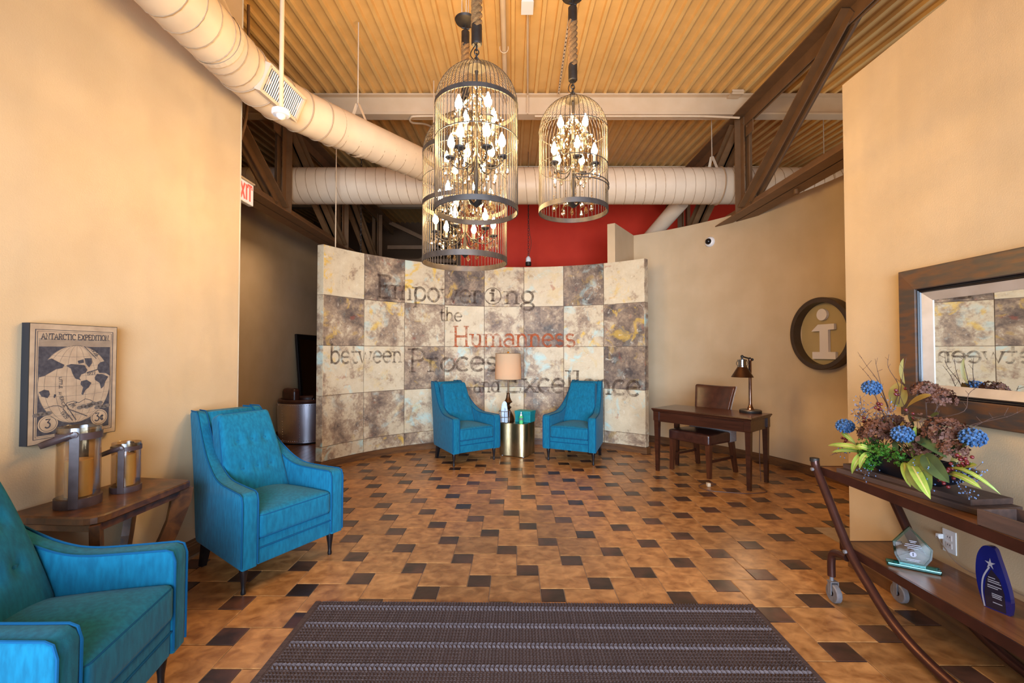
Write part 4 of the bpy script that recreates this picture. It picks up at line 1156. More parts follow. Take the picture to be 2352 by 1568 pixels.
for k in range(len(prof) - 1):
    for i in range(4): fs.append((k * 4 + i, k * 4 + (i + 1) % 4, k * 4 + 4 + (i + 1) % 4, k * 4 + 4 + i))
b.add(vs, fs); b.obj('desktop', M_mahog, dk)
for nm, c, d in (('apron', (0, -hy + .045, .655), (DL - .14, .022, .118)), ('apron', (0, hy - .045, .655), (DL - .14, .022, .118)), ('apron', (-hx + .045, 0, .655), (.022, DW - .14, .118)), ('apron', (hx - .045, 0, .655), (.022, DW - .14, .118))):
    MB().box(c, d).obj(nm, M_mahog, dk)
lg = MB()
q = [(.0, .018), (.60, .028), (.61, .034), (.712, .034)]
vs = []
for z, s_ in q: vs += [(-s_, -s_, z), (s_, -s_, z), (s_, s_, z), (-s_, s_, z)]
lg.add(vs, [(3, 2, 1, 0)] + [(k * 4 + i, k * 4 + (i + 1) % 4, k * 4 + 4 + (i + 1) % 4, k * 4 + 4 + i) for k in range(3) for i in range(4)])
lgm = lg.mesh('leg', M_mahog)
for sx in (-1, 1):
    for sy in (-1, 1): inst(lgm, 'leg', dk, (sx * (hx - .052), sy * (hy - .052), 0))
# chair at the desk
P1, P2 = Vector((1.952, 5.585)), Vector((2.240, 5.140)); rt = atan2(P2.y - P1.y, P2.x - P1.x)
fd = Vector((sin(rt), -cos(rt))); cc = (P1 + P2) / 2 - fd * .23
pc = thing('desk_chair', 'brown leather chair with flared back tucked behind the desk', 'chair', (cc.x, cc.y, 0), rt)
b = MB(); b.rbox(.275, .215, .062, .022, 12, crown=.018); b.obj('seat', M_leather, pc, (0, -.055, .430), weld=True, angle=60)
b = MB(); b.rbox(.277, .075, .075, .02, 8); b.obj('seat_back_wrap', M_greyfab, pc, (0, .205, .440), weld=True, angle=60)
def bw(P):
    t_ = (P.z + .285) / .57
    w = 1 + .30 * max(0, t_ - .15) ** 1.5
    y = P.y + .16 * t_ ** 1.3 - .075 * (P.x / .22) ** 2 * (0.3 + .7 * t_)
    return Vector((P.x * w, y, P.z - .012 * (1 - (P.x / .22) ** 2) * t_))
b = MB(); b.rbox(.215, .030, .285, .02, 16, warp=bw, nz=16); b.obj('backrest', M_leather, pc, (0, .19, .735), weld=True, angle=60)
def bw2(P):
    q = bw(Vector((P.x * 1.0, P.y, P.z))); return q
b = MB(); b.rbox(.216, .010, .283, .008, 14, warp=bw2, nz=14); b.obj('back_cover', M_greyfab, pc, (0, .225, .735), weld=True, angle=60)
for sx in (-1, 1):
    for nm, y0, y1, s0, s1 in (('leg', -.235, -.225, .020, .028), ('leg', .285, .215, .020, .028)):
        vs = [(sx * .252 + a * s0, y0 + c * s0, 0) for a, c in ((-1, -1), (1, -1), (1, 1), (-1, 1))] + [(sx * .240 + a * s1, y1 + c * s1, .375) for a, c in ((-1, -1), (1, -1), (1, 1), (-1, 1))]
        MB().add(vs, [(3, 2, 1, 0), (4, 5, 6, 7), (0, 1, 5, 4), (1, 2, 6, 5), (2, 3, 7, 6), (3, 0, 4, 7)]).obj(nm, pbr('chair_leg_wood', (.085, .025, .010), (.05, .014, .006), rough=.3, scale=5, stretch=(9, 9, 1)), pc)
    MB().box((sx * .247, .02, .185), (.022, .46, .030)).obj('stretcher', M_mahog, pc)
# desk lamp
dl = thing('desk_lamp', 'bronze pharmacy desk lamp with cone shade on the mahogany desk', 'lamp', (2.668, 5.085, DH))
MB().lathe([(.0, 0), (.112, 0), (.114, .006), (.114, .026), (.106, .033), (.0, .034)], 36).obj('base', M_iron, dl)
MB().lathe([(.050, .034), (.034, .045), (.022, .075), (.016, .11), (.016, .57), (.019, .575), (.019, .595), (.012, .60), (.0, .60)], 20).obj('pole', pbr('pole_bronze', (.20, .11, .08), (.26, .15, .11), rough=.22, metal=1, scale=10), dl)
hd_ = Vector((-.125, -.075, .628))
ar_ = MB().tube([(.035, .02, .592), (0, 0, .602), hd_], .0085, 8).ball((.038, .022, .592), .016).ball(hd_, .017).ball((0, 0, .603), .015)
ar_.tube([hd_, hd_ + Vector((0, 0, -.055))], .011, 8).obj('arm', M_iron, dl)
TS = Matrix.Translation((hd_.x, hd_.y, .40))
MB().lathe([(.112, .0), (.114, .0), (.045, .118), (.043, .118), (.112, .0)], 40, TS, close=False).obj('shade', M_bronze, dl)
MB().lathe([(.048, .112), (.048, .122), (.040, .126), (.040, .180), (.049, .183), (.049, .192), (.018, .20), (.0, .20)], 28, TS).obj('socket_cap', pbr('cap_steel', (.30, .30, .32), rough=.2, metal=1), dl)
for s_ in (-1, 1): MB().tube([(hd_.x + s_ * (.045 + .018 * sin(a)), hd_.y, .552 + .026 * cos(a)) for a in [pi * i / 8 for i in range(9)]], .003, 5).obj('cap_ring', M_iron, dl)
MB().ball((hd_.x, hd_.y, .445), .024, 12, 8, 1.2).obj('bulb', M_bulbsoft, dl)
light('desk_lamp_light', 'POINT', (hd_.x, hd_.y, .44), 6, (1, .72, .45), parent=dl, shadow_soft_size=.024)
cdp = catmull([(2.74, 5.10, .752), (2.79, 5.12, .70), (2.76, 5.08, .30), (2.76, 5.06, .01), (2.62, 4.82, .006), (2.60, 4.66, .006), (2.42, 4.60, .006), (2.25, 4.62, .006), (2.02, 4.70, .006), (1.99, 4.86, .006), (2.14, 4.96, .006), (2.20, 4.92, .006), (2.10, 4.84, .012)], 7)
OFF = Vector((2.668, 5.085, DH))
cab = MB().tube([p - OFF for p in cdp], .0042, 6).obj('cable', pbr('cord_brown', (.10, .045, .03), rough=.5), dl)
MB().box((2.09 - OFF.x, 4.855 - OFF.y, .020 - OFF.z), (.035, .045, .038), ch=.006).obj('plug', pbr('plug_tan', (.55, .42, .28), rough=.5), cab)

# round sign on the curved wall
sa = 78.0; so = on_curve(79.0, 1.635)
sg = thing('round_sign', 'round sign with raised white i inside a deep brown ring', 'sign', so, -radians(79.0))
R90 = Matrix.Rotation(pi / 2, 4, 'X')
MB().lathe([(.352, .012), (.405, .012), (.405, .115), (.398, .120), (.352, .120), (.352, .012)], 72, R90, close=False).obj('ring', pbr('sign_ring', (.040, .022, .012), (.055, .03, .016), rough=.4, scale=9), sg)
MB().lathe([(.0, .016), (.354, .016)], 64, R90, close=False).obj('disc', pbr('sign_disc', (.42, .30, .13), (.45, .33, .15), rough=.6, scale=3), sg)
fr = lambda x, y, d: (x, -.052 + d, y)
b = MB(); b.poly([(-.155, -.285), (.145, -.285), (.145, -.205), (.055, -.205), (.055, .04), (.115, .04), (.115, .105), (.015, .105), (-.075, .105), (-.165, .030), (-.055, .030), (-.055, -.205), (-.155, -.205)][::1], fr, .032)
b.poly([(.062, .0425), (.135, .0425), (.135, .105), (.062, .105)], lambda x, y, d: (x, -.056 + d, y), .032)
b.obj('letter', M_signwhite, sg)
b = MB(); b.poly(arcpts(-.025, .215, .066, .066, 0, 360, 28)[:-1], fr, .032); b.obj('letter_dot', M_signwhite, sg)

# ================================================================== LEFT WALL GROUP
# canvas print
mp = thing('map_print', 'canvas print of an old antarctic map stamp on the tan wall', 'picture', (-2.367, 2.425, 1.272), radians(82.6))
MB().box((0, -.0215, 0), (.431, .043, .603)).obj('canvas', M_canvas, mp)
PW, PH = .431, .603
def lay(k): return lambda x, y, d=0: (x, -.0436 - .0004 * k, y)
MB().add([lay(0)(x, y) for x, y in ((-PW / 2 + .003, -PH / 2 + .003), (PW / 2 - .003, -PH / 2 + .003), (PW / 2 - .003, PH / 2 - .003), (-PW / 2 + .003, PH / 2 - .003))], [(0, 1, 2, 3)]).obj('paper', M_cream, mp)
b = MB(); rc = lambda a, c, e, f: [(a, c), (e, c), (e, f), (a, f), (a, c)]
ribbon(b, rc(-.190, -.275, .190, .270), .005, lay(1)); ribbon(b, rc(-.181, -.266, .181, .261), .0025, lay(1))
b.obj('border', M_ink, mp)
b = MB(); b.add([lay(1)(x, y) for x, y in ((-.176, -.26), (.176, -.26), (.176, .185), (-.176, .185))], [(0, 1, 2, 3)]).obj('sea_ground', M_ink, mp)
b = MB()
for k in range(12): b.add([lay(1)(x, y) for x, y in ((-.176, .185 + .0035 * k), (.176, .185 + .0035 * k), (.176, .1862 + .0035 * k), (-.176, .1862 + .0035 * k))], [(0, 1, 2, 3)])
b.obj('sky_lines', M_ink, mp)
GX, GY = .178, .205
b = MB(); b.add([lay(2)(GX * cos(2 * pi * i / 60), GY * sin(2 * pi * i / 60) - .012) for i in range(60)], [tuple(range(60))]).obj('globe', M_cream, mp)
b = MB(); go = lambda x, y, d=0: lay(3)(x * GX, y * GY - .012)
ribbon(b, arcpts(0, 0, .995, .995, 0, 360, 60), .010, go)
for k in range(-3, 4):
    ribbon(b, arcpts(0, 0, abs(k) / 3.6 + .001, 1, -90, 90, 18) if k >= 0 else arcpts(0, 0, abs(k) / 3.6, 1, 90, 270, 18), .006, go)
for k in range(-3, 4):
    y = k / 4; x = sqrt(1 - y * y); ribbon(b, [(x * (2 * i / 12 - 1), y - .05 * (1 - (2 * i / 12 - 1) ** 2)) for i in range(13)], .006, go)
b.obj('graticule', M_inkhalf, mp)
CONT = [[(575, 560), (620, 545), (690, 552), (745, 560), (775, 610), (755, 640), (715, 655), (700, 690), (715, 712), (660, 690), (635, 640), (618, 590)],
        [(745, 490), (812, 490), (820, 540), (790, 585), (757, 545)], [(680, 515), (735, 500), (740, 535), (690, 545)],
        [(715, 722), (770, 710), (817, 745), (790, 790), (760, 812), (737, 862), (722, 850), (737, 785), (712, 752)],
        [(848, 690), (870, 655), (930, 660), (988, 690), (957, 740), (942, 790), (915, 812), (900, 752), (852, 716)],
        [(878, 560), (900, 535), (955, 520), (1000, 590), (1005, 680), (958, 650), (892, 645), (872, 600)],
        [(352, 560), (400, 505), (450, 488), (520, 530), (562, 552), (545, 582), (490, 592), (440, 622), (392, 652), (350, 662)],
        [(350, 800), (392, 780), (432, 792), (442, 830), (422, 862), (372, 842)], [(478, 830), (496, 836), (484, 868), (472, 860)]]
b = MB()
for c_ in CONT: MB().add([lay(4)((x - 672) / 335 * GX, -(y - 745) / 385 * GY - .012) for x, y in c_], [tuple(reversed(range(len(c_))))]).obj('land', M_ink, mp)
b = MB(); gl2 = lambda x, y, d=0: lay(4)((x - 672) / 335 * GX, -(y - 745) / 385 * GY - .012)
for ln in ([(400, 960), (470, 940), (520, 945), (560, 975), (590, 925), (650, 915), (700, 935), (760, 903), (810, 920), (850, 950), (910, 960)],): ribbon(b, ln, 5, gl2)
def dots(p, q, n):
    for i in range(n):
        x = p[0] + (q[0] - p[0]) * i / n; y = p[1] + (q[1] - p[1]) * i / n
        b.add([gl2(x + dx, y + dy) for dx, dy in ((-5, -5), (5, -5), (5, 5), (-5, 5))], [(3, 2, 1, 0)])
for p, q, n in (((745, 375), (865, 500), 13), ((775, 635), (890, 605), 10), ((580, 940), (680, 1110), 16), ((600, 985), (790, 1085), 16), ((610, 945), (690, 930), 6), ((560, 985), (650, 1110), 12)): dots(p, q, n)
b.obj('route_line', M_ink, mp, kind='stuff')
b = MB()
def tline(s, px, py, hgt, wid, ang, serif=False, w=.16):
    ox, oy = (px - 672) / 335 * GX, -(py - 745) / 385 * GY - .012; ca, sa_ = cos(ang), sin(ang)
    text(b, s, lambda x, y: lay(5)(ox + x * ca - y * sa_, oy + x * sa_ + y * ca), 0, 0, hgt, wid, w, serif)
tline('1926', 800, 400, .017, .052, radians(-52)); tline('1927', 772, 668, .016, .045, radians(8)); tline('1929', 530, 1015, .017, .050, radians(-52)); tline('28', 640, 985, .014, .022, radians(45))
tline('LITTLE', 515, 668, .014, .060, radians(-88)); tline('AMERICA', 512, 812, .014, .084, radians(-75))
b.obj('map_lettering', M_ink, mp, kind='stuff')
b = MB(); text(b, 'ANTARCTIC EXPEDITION', lambda x, y: lay(3)(x, y), -.167, .222, .029, .334, .14, True, sw=.22); b.obj('title_lettering', M_ink, mp)
for cx_, s_ in ((-.128, '3'), (.122, '3¢')):
    MB().add([lay(3)(cx_ + .045 * cos(2 * pi * i / 30), -.205 + .043 * sin(2 * pi * i / 30)) for i in range(30)], [tuple(range(30))]).obj('value_disc', M_cream, mp)
    b = MB(); ribbon(b, [(cx_ + .038 * cos(2 * pi * i / 30), -.205 + .036 * sin(2 * pi * i / 30)) for i in range(31)], .002, lay(4))
    text(b, s_, lambda x, y: lay(4)(x, y), cx_ - (.016 if len(s_) == 1 else .026), -.224, .042, .030 if len(s_) == 1 else .052, .16, False); b.obj('value_lettering', M_ink, mp)
b = MB()
for x0, y0 in ((-.15, -.155), (.10, -.130), (.14, -.15), (.05, -.14)):
    for k in range(4): b.add([lay(5)(x0 + .018 * k - .03 + .016 * cos(2 * pi * i / 12), y0 + .005 * (k % 2) + .010 * sin(2 * pi * i / 12)) for i in range(12)], [tuple(range(12))])
b.obj('cloud', M_inkhalf, mp, kind='stuff')

# console table
ct = thing('console_table', 'rustic dark wood console table with curved legs against the tan wall', 'table', (-2.165, 2.46, 0))
def rel(p): return Vector((p[0] + 2.165, p[1] - 2.46))
A_, B_, C_, D_ = rel((-2.405, 2.150)), rel((-1.935, 2.115)), rel((-1.925, 2.755)), rel((-2.318, 2.815))
def rounded(P, r, n=5):
    out = []
    for i, p in enumerate(P):
        a, c = P[i - 1], P[(i + 1) % len(P)]; d0 = (a - p).normalized(); d1 = (c - p).normalized()
        for k in range(n + 1):
            t = k / n; q0 = p + d0 * r[i]; q1 = p + d1 * r[i]
            out.append((q0 * (1 - t) ** 2 + p * 2 * t * (1 - t) + q1 * t * t))
    return out
def plate(name, P, z0, z1, ch, m, par):
    b = MB(); n = len(P); c = sum(P, Vector((0, 0))) / n
    sh = lambda p, o: (p.x - (p.x - c.x) * o, p.y - (p.y - c.y) * o)
    vs = [(*sh(p, .03), z0) for p in P] + [(*sh(p, 0), z0 + ch) for p in P] + [(*sh(p, 0), z1 - ch) for p in P] + [(*sh(p, .025), z1) for p in P]
    fs = [tuple(reversed(range(n))), tuple(range(3 * n, 4 * n))] + [(k * n + i, k * n + (i + 1) % n, k * n + n + (i + 1) % n, k * n + n + i) for k in range(3) for i in range(n)]
    return b.add(vs, fs).obj(name, m, par)
plate('tabletop', rounded([A_, B_, C_, D_], [.03, .09, .05, .03]), .618, .66, .007, M_walnut, ct)
ins = lambda p, k: p * (1 - k)
b = MB()
for p, q in ((A_, B_), (B_, C_), (C_, D_), (D_, A_)):
    p, q = p * .84, q * .84; c = (p + q) / 2; d = q - p
    b.box((c.x, c.y, .600), (d.length, .018, .045), atan2(d.y, d.x))
b.obj('apron', M_walnut, ct)
for p in (A_, B_, C_, D_):
    d = -p.normalized(); nr = Vector((-d.y, d.x)); b = MB(); vs = []
    prof = [(.86, .62), (.83, .54), (.77, .45), (.68, .36), (.58, .28), (.52, .20), (.52, .11), (.58, .04), (.62, 0)]
    for k, z in prof:
        c = p * k; wd = .050 if z > .5 else .042; hw = .019
        for a_, e_ in ((-1, -1), (1, -1), (1, 1), (-1, 1)): vs.append((c.x + d.x * a_ * wd + nr.x * e_ * hw, c.y + d.y * a_ * wd + nr.y * e_ * hw, z))
    n = len(prof)
    b.add(vs, [(0, 1, 2, 3), tuple(4 * n - 4 + i for i in (3, 2, 1, 0))] + [(k * 4 + i, k * 4 + 4 + i, k * 4 + 4 + (i + 1) % 4, k * 4 + (i + 1) % 4) for k in range(n - 1) for i in range(4)])
    b.obj('leg', M_walnut, ct)
MB().box((0, 0, .13), (.30, .34, .022)).obj('stretcher_shelf', M_walnut, ct)
# lanterns
def lantern(label, x, y, r, h, rz, cand):
    t = thing('candle_lantern', label, 'lantern', (x, y, .66), rz, 'leather strapped glass candle lanterns')
    MB().lathe([(0, 0), (r * 1.06, 0), (r * 1.07, .008), (r * 1.07, h * .115), (r * 1.0, h * .12), (0, h * .12)], 40).obj('base', M_leathstrap, t)
    MB().lathe([(r * .97, h * .11), (r, h * .4), (r * .985, h * .7), (r, h * .985), (r * .985, h), (r * .955, h * .985), (r * .94, h * .5), (r * .93, h * .12)], 40, close=False).obj('glass', M_glass, t)
    MB().lathe([(r * 1.01, h * .845), (r * 1.045, h * .845), (r * 1.045, h * .93), (r * 1.01, h * .93), (r * 1.01, h * .845)], 40, close=False).obj('collar', M_leathstrap, t)
    for s in (-1, 1):
        sd = MB().box((0, s * r * 1.065, h * .47), (r * .42, .006, h * .92)).obj('strap', M_leathstrap, t)
        MB().lathe([(0, .012), (r * .17, .010), (r * .18, 0), (0, 0)], 16, Matrix.Translation((0, s * (r * 1.075), h * .92)) @ Matrix.Rotation(-s * pi / 2, 4, 'X')).obj('stud', M_leathstrap, sd)
    # leather handle hinged at the studs and dropped to one side
    b = MB(); vs = []; n = 24; tilt = radians(22); hw = r * .17
    for i in range(n + 1):
        a = -pi / 2 + pi * i / n; fwd = -cos(a) * r * 1.75; yy = sin(a) * r * 1.13
        c = Vector((fwd * cos(tilt), yy, h * .92 + fwd * sin(tilt) + .004))
        up = Vector((-sin(tilt), 0, cos(tilt))); tw = abs(sin(a))
        vs += [c - up * hw, c + up * hw]
    b.add(vs, [(2 * i, 2 * i + 2, 2 * i + 3, 2 * i + 1) for i in range(n)], True); hdl = b.obj('handle', M_leathstrap, t)
    md = hdl.modifiers.new('t', 'SOLIDIFY'); md.thickness = .006
    MB().lathe([(0, 0), (r * .62, 0), (r * .63, cand * h), (r * .5, cand * h + .004), (0, cand * h - .008)], 28, Matrix.Translation((0, 0, h * .122))).obj('candle', M_candle, t)
    return t
lantern('tall glass candle lantern with leather straps on the console table', -2.190, 2.305, .086, .395, radians(32), .45)
lantern('short glass candle lantern standing behind the tall one on the console', -2.150, 2.540, .066, .268, radians(22), .62)

# ================================================================== HALL ON THE LEFT
bc = thing('barrel_chair', 'riveted aluminium barrel chair with brown leather inside in the dim hall', 'chair', (-3.33, 7.38, 0), radians(150))
def shell(r0, r1, z0, z1, a0, a1, n, m, name, par, flare=0.0):
    b = MB(); vs = []
    for i in range(n + 1):
        a = radians(a0 + (a1 - a0) * i / n)
        for rr, z in ((r0, z0), (r0 + flare, z1), (r1 + flare, z1), (r1, z0)): vs.append((rr * sin(a), -rr * cos(a), z))
    fs = [(i * 4 + j, i * 4 + (j + 1) % 4, i * 4 + 4 + (j + 1) % 4, i * 4 + 4 + j) for i in range(n) for j in range(4)] + [(0, 1, 2, 3), (n * 4 + 3, n * 4 + 2, n * 4 + 1, n * 4)]
    b.add(vs, fs, True); return b.obj(name, m, par, angle=40)
shl = shell(.40, .415, .03, .63, 40, 320, 40, M_alum, 'shell', bc, .02)
rv = MB().ball((0, 0, 0), .006, 6, 4).mesh('rivet', M_rivet)
for k in range(60):
    a = radians(42 + 276 * k / 59)
    for z, rr in ((.605, .436), (.06, .418)): inst(rv, 'rivet', shl, (rr * sin(a), -rr * cos(a), z))
for a in (95, 140, 180, 220, 265):
    for k in range(14): inst(rv, 'rivet', shl, ((.417 + .02 * k / 14) * sin(radians(a)), -(.417 + .02 * k / 14) * cos(radians(a)), .08 + .04 * k))
b = MB(); b.tube([(.395 * sin(radians(a)), -.395 * cos(radians(a)), .655) for a in range(40, 321, 8)], .034, 10); b.obj('top_roll', M_leather, bc)
shell(.30, .395, .10, .66, 40, 320, 30, M_leather, 'inner_back', bc)
b = MB(); b.rbox(.29, .30, .09, .04, 10, crown=.03); b.obj('seat_cushion', M_leather, bc, (0, -.06, .34), weld=True, angle=60)
MB().lathe([(0, 0), (.38, 0), (.39, .03), (0, .03)], 32).obj('plinth', M_iron, bc)
b = MB(); b.rbox(.16, .07, .16, .06, 8); b.obj('pillow', M_leather, bc, (.05, .25, .70), weld=True, angle=60)
fm = thing('floor_mirror', 'tall black framed mirror leaning on the hall wall behind the aluminium chair', 'mirror', (-3.72, 8.62, 0.0), pi / 2)
TL = Matrix.Rotation(radians(-4.5), 4, 'X')
for nm, c, d in (('frame_rail', (0, 0, .045), (1.10, .04, .09)), ('frame_rail', (0, 0, 1.71), (1.10, .04, .09)), ('frame_stile', (-.505, 0, .878), (.09, .04, 1.58)), ('frame_stile', (.505, 0, .878), (.09, .04, 1.58))):
    MB().box(c, d, mat=TL, ch=.006).obj(nm, M_blackleg, fm)
MB().box((0, .004, .878), (.93, .012, 1.58), mat=TL).obj('mirror_pane', M_mirror, fm)

# ================================================================== RUG
rg = thing('entry_rug', 'dark brown braided rug lying across the tile floor at the entrance', 'rug', (.11, 1.84, 0), radians(-.7))
RW, RD = 2.47, 1.525
b = MB(); b.box((0, 0, .004), (RW, RD, .008), ch=.003); b.obj('base', M_rug, rg)
for s_ in (-1, 1): MB().box((s_ * (RW / 2 - .012), 0, .006), (.03, RD, .012), ch=.004).obj('binding', M_rug, rg)
def braid(pitch, w, h):
    b = MB(); n = int((RW - .05) / pitch)
    for i in range(n):
        x = -RW / 2 + .035 + pitch * i
        for s_ in (-1, 1):
            a = Vector((x, 0, 0)); c = Vector((x + pitch * 1.05, s_ * w, 0)); m_ = (a + c) / 2; q = Vector((-(c - a).y, (c - a).x, 0)).normalized() * pitch * .40
            vs = [a, m_ - q, c, m_ + q, m_ + Vector((0, 0, h)) - (c - a) * .2, m_ + Vector((0, 0, h)) + (c - a) * .2]
            b.add(vs, [(0, 1, 4), (1, 5, 4), (1, 2, 5), (2, 3, 5), (3, 4, 5), (3, 0, 4)], True)
    return b
bm1 = braid(.021, .021, .010).mesh('braid_row', M_braid, angle=80); bm2 = braid(.016, .013, .007).mesh('braid_row', M_rug, angle=80)
y = RD / 2 - .065; k = 0
while y > -RD / 2 + .05:
    inst(bm1, 'braid_row', rg, (0, y, .008))
    for q in (.038, .062, .086, .110, .128):
        if y - q > -RD / 2 + .02: inst(bm2, 'braid_row', rg, (0, y - q, .0075))
    y -= .157
for q in (.015, .033): inst(bm2, 'braid_row', rg, (0, RD / 2 - q, .0075))

# ================================================================== RIGHT WALL GROUP
WX = 2.262
mr = thing('wall_mirror', 'wide mirror in a distressed wood frame on the right wall above the flowers', 'mirror', (WX, 1.70, 1.481), -pi / 2)
MW, MH = 1.79, .812     # local x runs towards the entrance, -y into the room
def frame_ring(name, w0, w1, prof, m):
    """mitred frame: prof = [(inset, proud)], four mitred rails as separate parts"""
    for i in range(4):
        b = MB(); vs = []
        for ins_, pr in prof:
            hx, hz = MW / 2 - ins_, MH / 2 - ins_
            cs = [(-hx, -hz), (hx, -hz), (hx, hz), (-hx, hz)]
            for c in (cs[i], cs[(i + 1) % 4]): vs.append((c[0], -pr, c[1]))
        n = len(prof)
        fs = [(2 * k, 2 * k + 1, 2 * k + 3, 2 * k + 2) for k in range(n - 1)] + [(2 * n - 2, 2 * n - 1, 1, 0), tuple(2 * k for k in range(n)), tuple(2 * k + 1 for k in reversed(range(n)))]
        b.add(vs, fs); b.obj(name, m, mr)
frame_ring('frame_rail', 0, 0, [(0, 0.001), (0, .040), (.006, .046), (.112, .052), (.116, .048), (.116, .001)], M_frame)
frame_ring('inner_bead', 0, 0, [(.116, .001), (.116, .040), (.122, .044), (.127, .038), (.132, .040), (.136, .034), (.136, .001)], M_blackleg)
frame_ring('liner', 0, 0, [(.136, .001), (.136, .034), (.176, .016), (.180, .014), (.180, .001)], M_liner)
MB().box((0, -.006, 0), (MW - .36, .008, MH - .36)).obj('mirror_pane', M_mirror, mr)
ol = thing('wall_outlet', 'white wall outlet with a plug between the two cart shelves', 'outlet', (WX, 2.362, .452), -pi / 2)
MB().box((0, -.003, 0), (.072, .006, .116), ch=.002).obj('plate', M_white, ol)
for z in (.020, -.020):
    r_ = MB().box((0, -.0065, z), (.033, .003, .028), ch=.0012).obj('receptacle', M_signwhite, ol)
    for x in (-.006, .006): MB().box((x, -.0083, z + .003), (.0022, .001, .008)).obj('slot', M_canvas, r_)
pg = thing('plug_cord', 'thin cord with clear plug hanging from the white outlet behind the shelf', 'cord', (WX, 2.385, .455), -pi / 2)
MB().box((-.012, -.022, .012), (.020, .028, .026), ch=.005).obj('plug', M_white, pg)
MB().tube(catmull([(-.012, -.034, .010), (.03, -.045, -.02), (.12, -.04, -.085), (.30, -.03, -.088), (.7, -.03, -.088)], 6), .003, 6).obj('cable', pbr('cord_tan', (.28, .18, .12), rough=.5), pg)

cart = thing('console_cart', 'two shelf wooden console cart with bent brown tubes and casters by the right wall', 'cart', (2.03, 1.60, 0))
for nm, z, y0, y1 in (('top_shelf', .722, -1.16, 1.155), ('lower_shelf', .342, -.98, .985)):
    for k in range(2):
        pass
    b = MB(); b.box((.0, (y0 + y1) / 2, z), (.335, y1 - y0, .034), ch=.005); sh = b.obj(nm, M_shelf, cart)
    MB().box((-.170, (y0 + y1) / 2, z - .006), (.008, y1 - y0, .046)).obj('edge_rail', M_cartmetal, sh)
    MB().box((0, y1 + .004, z - .004), (.345, .010, .044)).obj('end_rail', M_cartmetal, sh)
for sx in (-1, 1):
    half = [(1.172, .775), (1.155, .722), (1.06, .58), (.90, .345), (.76, .22), (.63, .125), (.48, .066), (.28, .034), (.0, .026)]
    pts = [(sx * .188, y_, z_) for y_, z_ in half] + [(sx * .188, -y_, z_) for y_, z_ in reversed(half[:-1])]
    tb = MB().tube(catmull(pts, 5), .0235, 14).obj('tube_leg', M_cartmetal, cart)
    MB().lathe([(.0, 0), (.026, 0), (.026, .02), (.0, .024)], 16, Matrix.Translation((sx * .188, 1.174, .765))).obj('tube_cap', M_iron, tb)
    for y_, z_ in ((1.155, .722), (.895, .342)):
        bt_ = MB().lathe([(.0, .0), (.010, .0), (.010, .012), (.0, .014)], 10, Matrix.Translation((sx * .188 - .022, y_, z_)) @ Matrix.Rotation(-pi / 2, 4, 'Y')).obj('bolt', M_caster, tb)
    for e_ in (1, -1):
        ap = MB().tube([Vector((sx * .188, e_ * y_, z_)) for y_, z_ in [(v.y, v.z) for v in catmull([(0, .915, .30), (0, .985, .292), (0, 1.030, .270), (0, 1.042, .225), (0, 1.042, .140)], 5)]], .0205, 12).obj('caster_arm', M_cartmetal, cart)
        cx_, cy2 = sx * .188, e_ * 1.042
        fk = MB().tube([(cx_, cy2, .145), (cx_, cy2, .112)], .010, 8)
        for q in (-.021, .021): fk.box((cx_ + q, cy2 - .012, .080), (.005, .026, .070))
        fk.box((cx_, cy2 - .008, .113), (.047, .032, .005)).obj('caster_fork', M_caster, ap)
        MB().lathe([(.015, -.015), (.046, -.016), (.052, -.011), (.052, .011), (.046, .016), (.015, .015), (.015, -.015)], 28, Matrix.Translation((cx_, cy2 - .018, .052)) @ Matrix.Rotation(pi / 2, 4, 'Y'), close=False).obj('caster_wheel', M_caster, ap)
        MB().lathe([(.0, -.013), (.040, -.013), (.040, .013), (.0, .013)], 20, Matrix.Translation((cx_, cy2 - .018, .052)) @ Matrix.Rotation(pi / 2, 4, 'Y')).obj('wheel_hub', M_blackleg, ap)
ST, SL = .7395, .3595
b1 = tag(MB().box((0, 0, .013), (.235, .70, .026), ch=.003).obj('serving_board', M_board, loc=(2.03, 2.292, ST), rz=radians(8)), 'lower dark board under the flower bowl, directly on the cart top', 'board')
b2 = tag(MB().box((0, 0, .013), (.215, .65, .026), ch=.003).obj('serving_board', M_board, loc=(2.045, 2.305, ST + .0265), rz=radians(7.2)), 'upper dark board holding the black flower bowl on the cart', 'board')
bt = thing('wooden_tray', 'shallow open dark wood box tray on the cart top past the boards', 'tray', (1.955, 1.655, ST), radians(3))
for nm, c, d in (('bottom', (0, 0, .006), (.165, .36, .012)), ('side', (-.078, 0, .032), (.012, .36, .062)), ('side', (.078, 0, .032), (.012, .36, .062)), ('end', (0, .174, .032), (.146, .012, .062)), ('end', (0, -.174, .032), (.146, .012, .062))):
    MB().box(c, d, ch=.002).obj(nm, M_board, bt)
